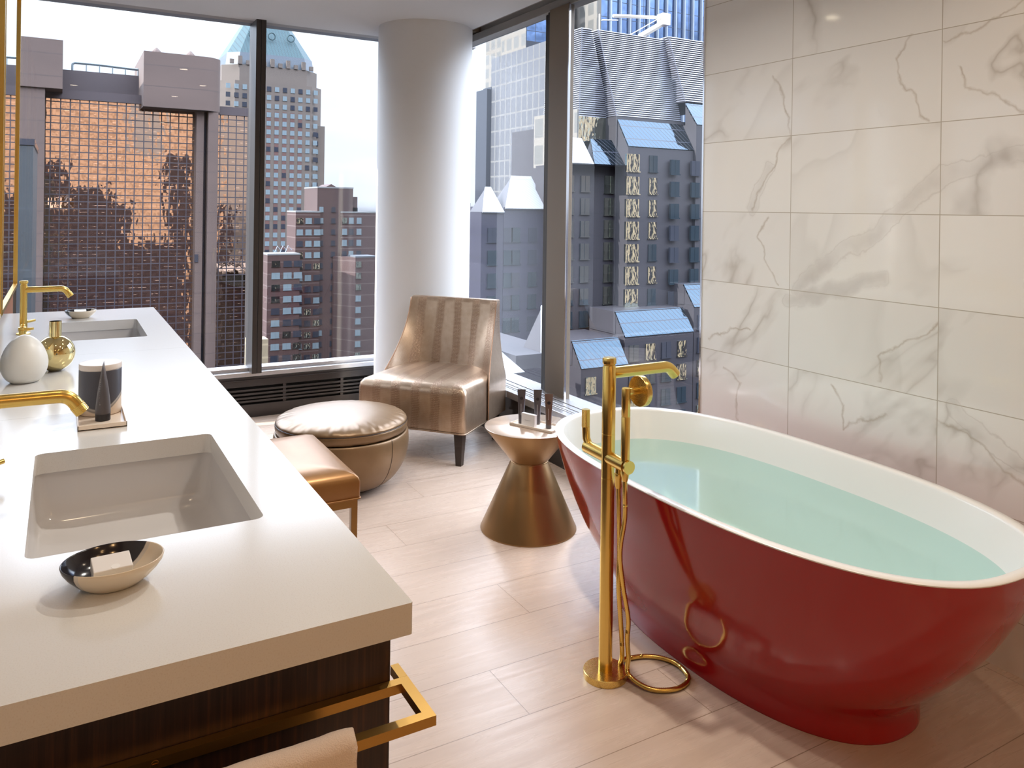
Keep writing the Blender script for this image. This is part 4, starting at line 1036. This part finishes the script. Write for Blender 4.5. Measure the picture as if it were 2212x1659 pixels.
# rooftop maintenance crane
zc_ = zt1
b = MB().tube([at3 for at3 in (V(64.5, 80.5, zc_ + .2), V(68.6, 80.5, zc_ + 2.6))], .38, 4).tube([V(60.6, 81, zc_ + 2.5), V(68.6, 80.5, zc_ + 3.2)], .22, 4).box(68.0, 69.2, 80, 81.2, zc_ + 2.2, zc_ + 3.7)
b.tube([V(58.5, 80.5, zc_ + 1.6), V(61, 80.5, zc_ + 1.9)], .08, 6).tube([V(62.5, 80.5, zc_), V(67.5, 80.5, zc_ + 2.9)], .06, 6).tube([V(57.4, 79.5, zc_), V(57.4, 79.5, zc_ + 2)], .07, 6)
obj('roof_crane', b, simple('white crane paint', (.70, .66, .58), .5), t, world=True, label='white rooftop maintenance crane')
# windows: left bay, three bright columns, dim columns to the right
zs = frange(z_b - 2.2, -44, 2.62)
windows(t, grid([ratio(1318)[0] * (YT + .5)], zs, YT + .5), 1.7, 2.0, WGLASS)
YM = YT - 2.15
windows(t, grid([ratio(1366)[0] * YM], frange(z_d - 1.9, -44, 2.62), YM), 1.9, 2.0, WGLASS)
windows(t, grid([ratio(1410)[0] * YM], frange(z_d - 1.9, -44, 2.62), YM), 1.2, 1.9, None, mats=[WGLASS, DGLASS, DGLASS])
windows(t, grid([ratio(1452)[0] * YM, ratio(1496)[0] * YM, ratio(1530)[0] * YM], frange(z_d - 2.2, -44, 2.62), YM - .45), 1.3, 1.7, None, mats=[DGLASS, DGLASS, DW])
windows(t, grid([X1 - 2.0, X1 + .2], frange(z_b - 2.2, -44, 2.62), YT + .5), 1.2, 1.8, DGLASS)
# stepped podium roofs lower down
for px0, px1, pt, pb, Yp in ((1330, 1476, 668, 724, 70.0), (1478, 1560, 612, 662, 70.6), (1236, 1336, 732, 794, 68.6)):
    x0, x1 = ratio(px0, pt)[0] * Yp, ratio(px1, pt)[0] * Yp; zt_, zb2 = at((px0 + px1) / 2, pt, Yp)[1], at((px0 + px1) / 2, pb, Yp - 1.8)[1]
    slope_roof(t, x0, x1, Yp - 1.8, zb2, 1.9, zt_ - zb2, SKYL, 0, 'blue sloped glazing'); tbox('podium', t, DKSTONE, x0, x1, Yp - 1.7, YT, GZ, zb2 + .05); tbox('podium', t, DKSTONE, x0, x1, Yp, YT, zb2, zt_ - .05)
    windows(t, grid(frange(x0 + 1.2, x1 - .8, 2.3), frange(zb2 - 1.8, -46, 2.62), Yp - 1.75), 1.3, 1.7, None, mats=[DGLASS, DW, WGLASS])

# --- low roofs close below the window corner
t = thing('low_roof', 'bright white ribbed roof slopes low outside behind the chair', 'building', (34, 62, GZ))
Yr = 52.0
x0, x1 = ratio(1075, 790)[0] * Yr, ratio(1134, 790)[0] * Yr; zb2 = at(1110, 806, Yr)[1]; zt_ = at(1110, 745, Yr + 5)[1]
slope_roof(t, x0 - 3, x1, Yr, zb2, 4.5, zt_ - zb2, SKYW, 0, 'white ribbed roof'); tbox('body', t, DKSTONE, x0 - 3, x1, Yr + .1, 66, GZ, zb2)
tbox('terrace', t, SKYW, x0 - 3, x1 + 2, Yr + 4.5, 70, zt_ - 1.0, zt_ - .6)
x2 = ratio(1235, 740)[0] * Yr
slope_roof(t, x1 + 2.4, x2, Yr + 1.5, zb2 + 1.0, 3, 3.4, SKYW, 1.8, 'white ribbed roof')
tbox('body', t, DKSTONE, x1, x2 + .2, Yr + 1.4, 66, GZ, zb2 + 1.0)

# --- the blocks standing behind this hotel: seen only mirrored in the glass towers
def back(x0, x1, y0, y1, z, mat, label):
    t = thing('tower_block', label, 'building', ((x0 + x1) / 2, (y0 + y1) / 2, GZ)); tbox('body', t, mat, x0, x1, y0, y1, GZ, z)
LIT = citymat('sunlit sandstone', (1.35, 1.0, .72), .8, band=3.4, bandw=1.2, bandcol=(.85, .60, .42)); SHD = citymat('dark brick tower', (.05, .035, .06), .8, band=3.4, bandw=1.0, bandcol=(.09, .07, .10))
M2 = 280.0
def bx(px): return ratio(px)[0] * M2
def bz(py): return at(250, py, M2)[1]
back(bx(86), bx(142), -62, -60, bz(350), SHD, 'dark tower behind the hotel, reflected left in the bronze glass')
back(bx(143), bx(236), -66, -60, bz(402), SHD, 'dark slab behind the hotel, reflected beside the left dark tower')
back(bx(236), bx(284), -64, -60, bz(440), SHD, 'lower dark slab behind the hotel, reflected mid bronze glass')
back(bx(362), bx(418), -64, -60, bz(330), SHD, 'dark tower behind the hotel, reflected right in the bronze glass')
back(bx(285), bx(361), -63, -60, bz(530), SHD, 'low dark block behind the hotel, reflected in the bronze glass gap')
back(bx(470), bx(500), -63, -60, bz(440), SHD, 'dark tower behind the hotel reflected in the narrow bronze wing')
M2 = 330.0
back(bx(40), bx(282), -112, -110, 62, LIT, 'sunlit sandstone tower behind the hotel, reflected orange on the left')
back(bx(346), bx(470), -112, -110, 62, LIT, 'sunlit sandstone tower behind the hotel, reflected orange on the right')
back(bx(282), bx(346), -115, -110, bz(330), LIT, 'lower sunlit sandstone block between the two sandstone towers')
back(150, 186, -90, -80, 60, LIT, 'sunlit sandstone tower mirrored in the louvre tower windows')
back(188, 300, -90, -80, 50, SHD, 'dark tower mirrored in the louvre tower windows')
for o in bpy.data.objects:
    if '_nw' in o: del o['_nw']
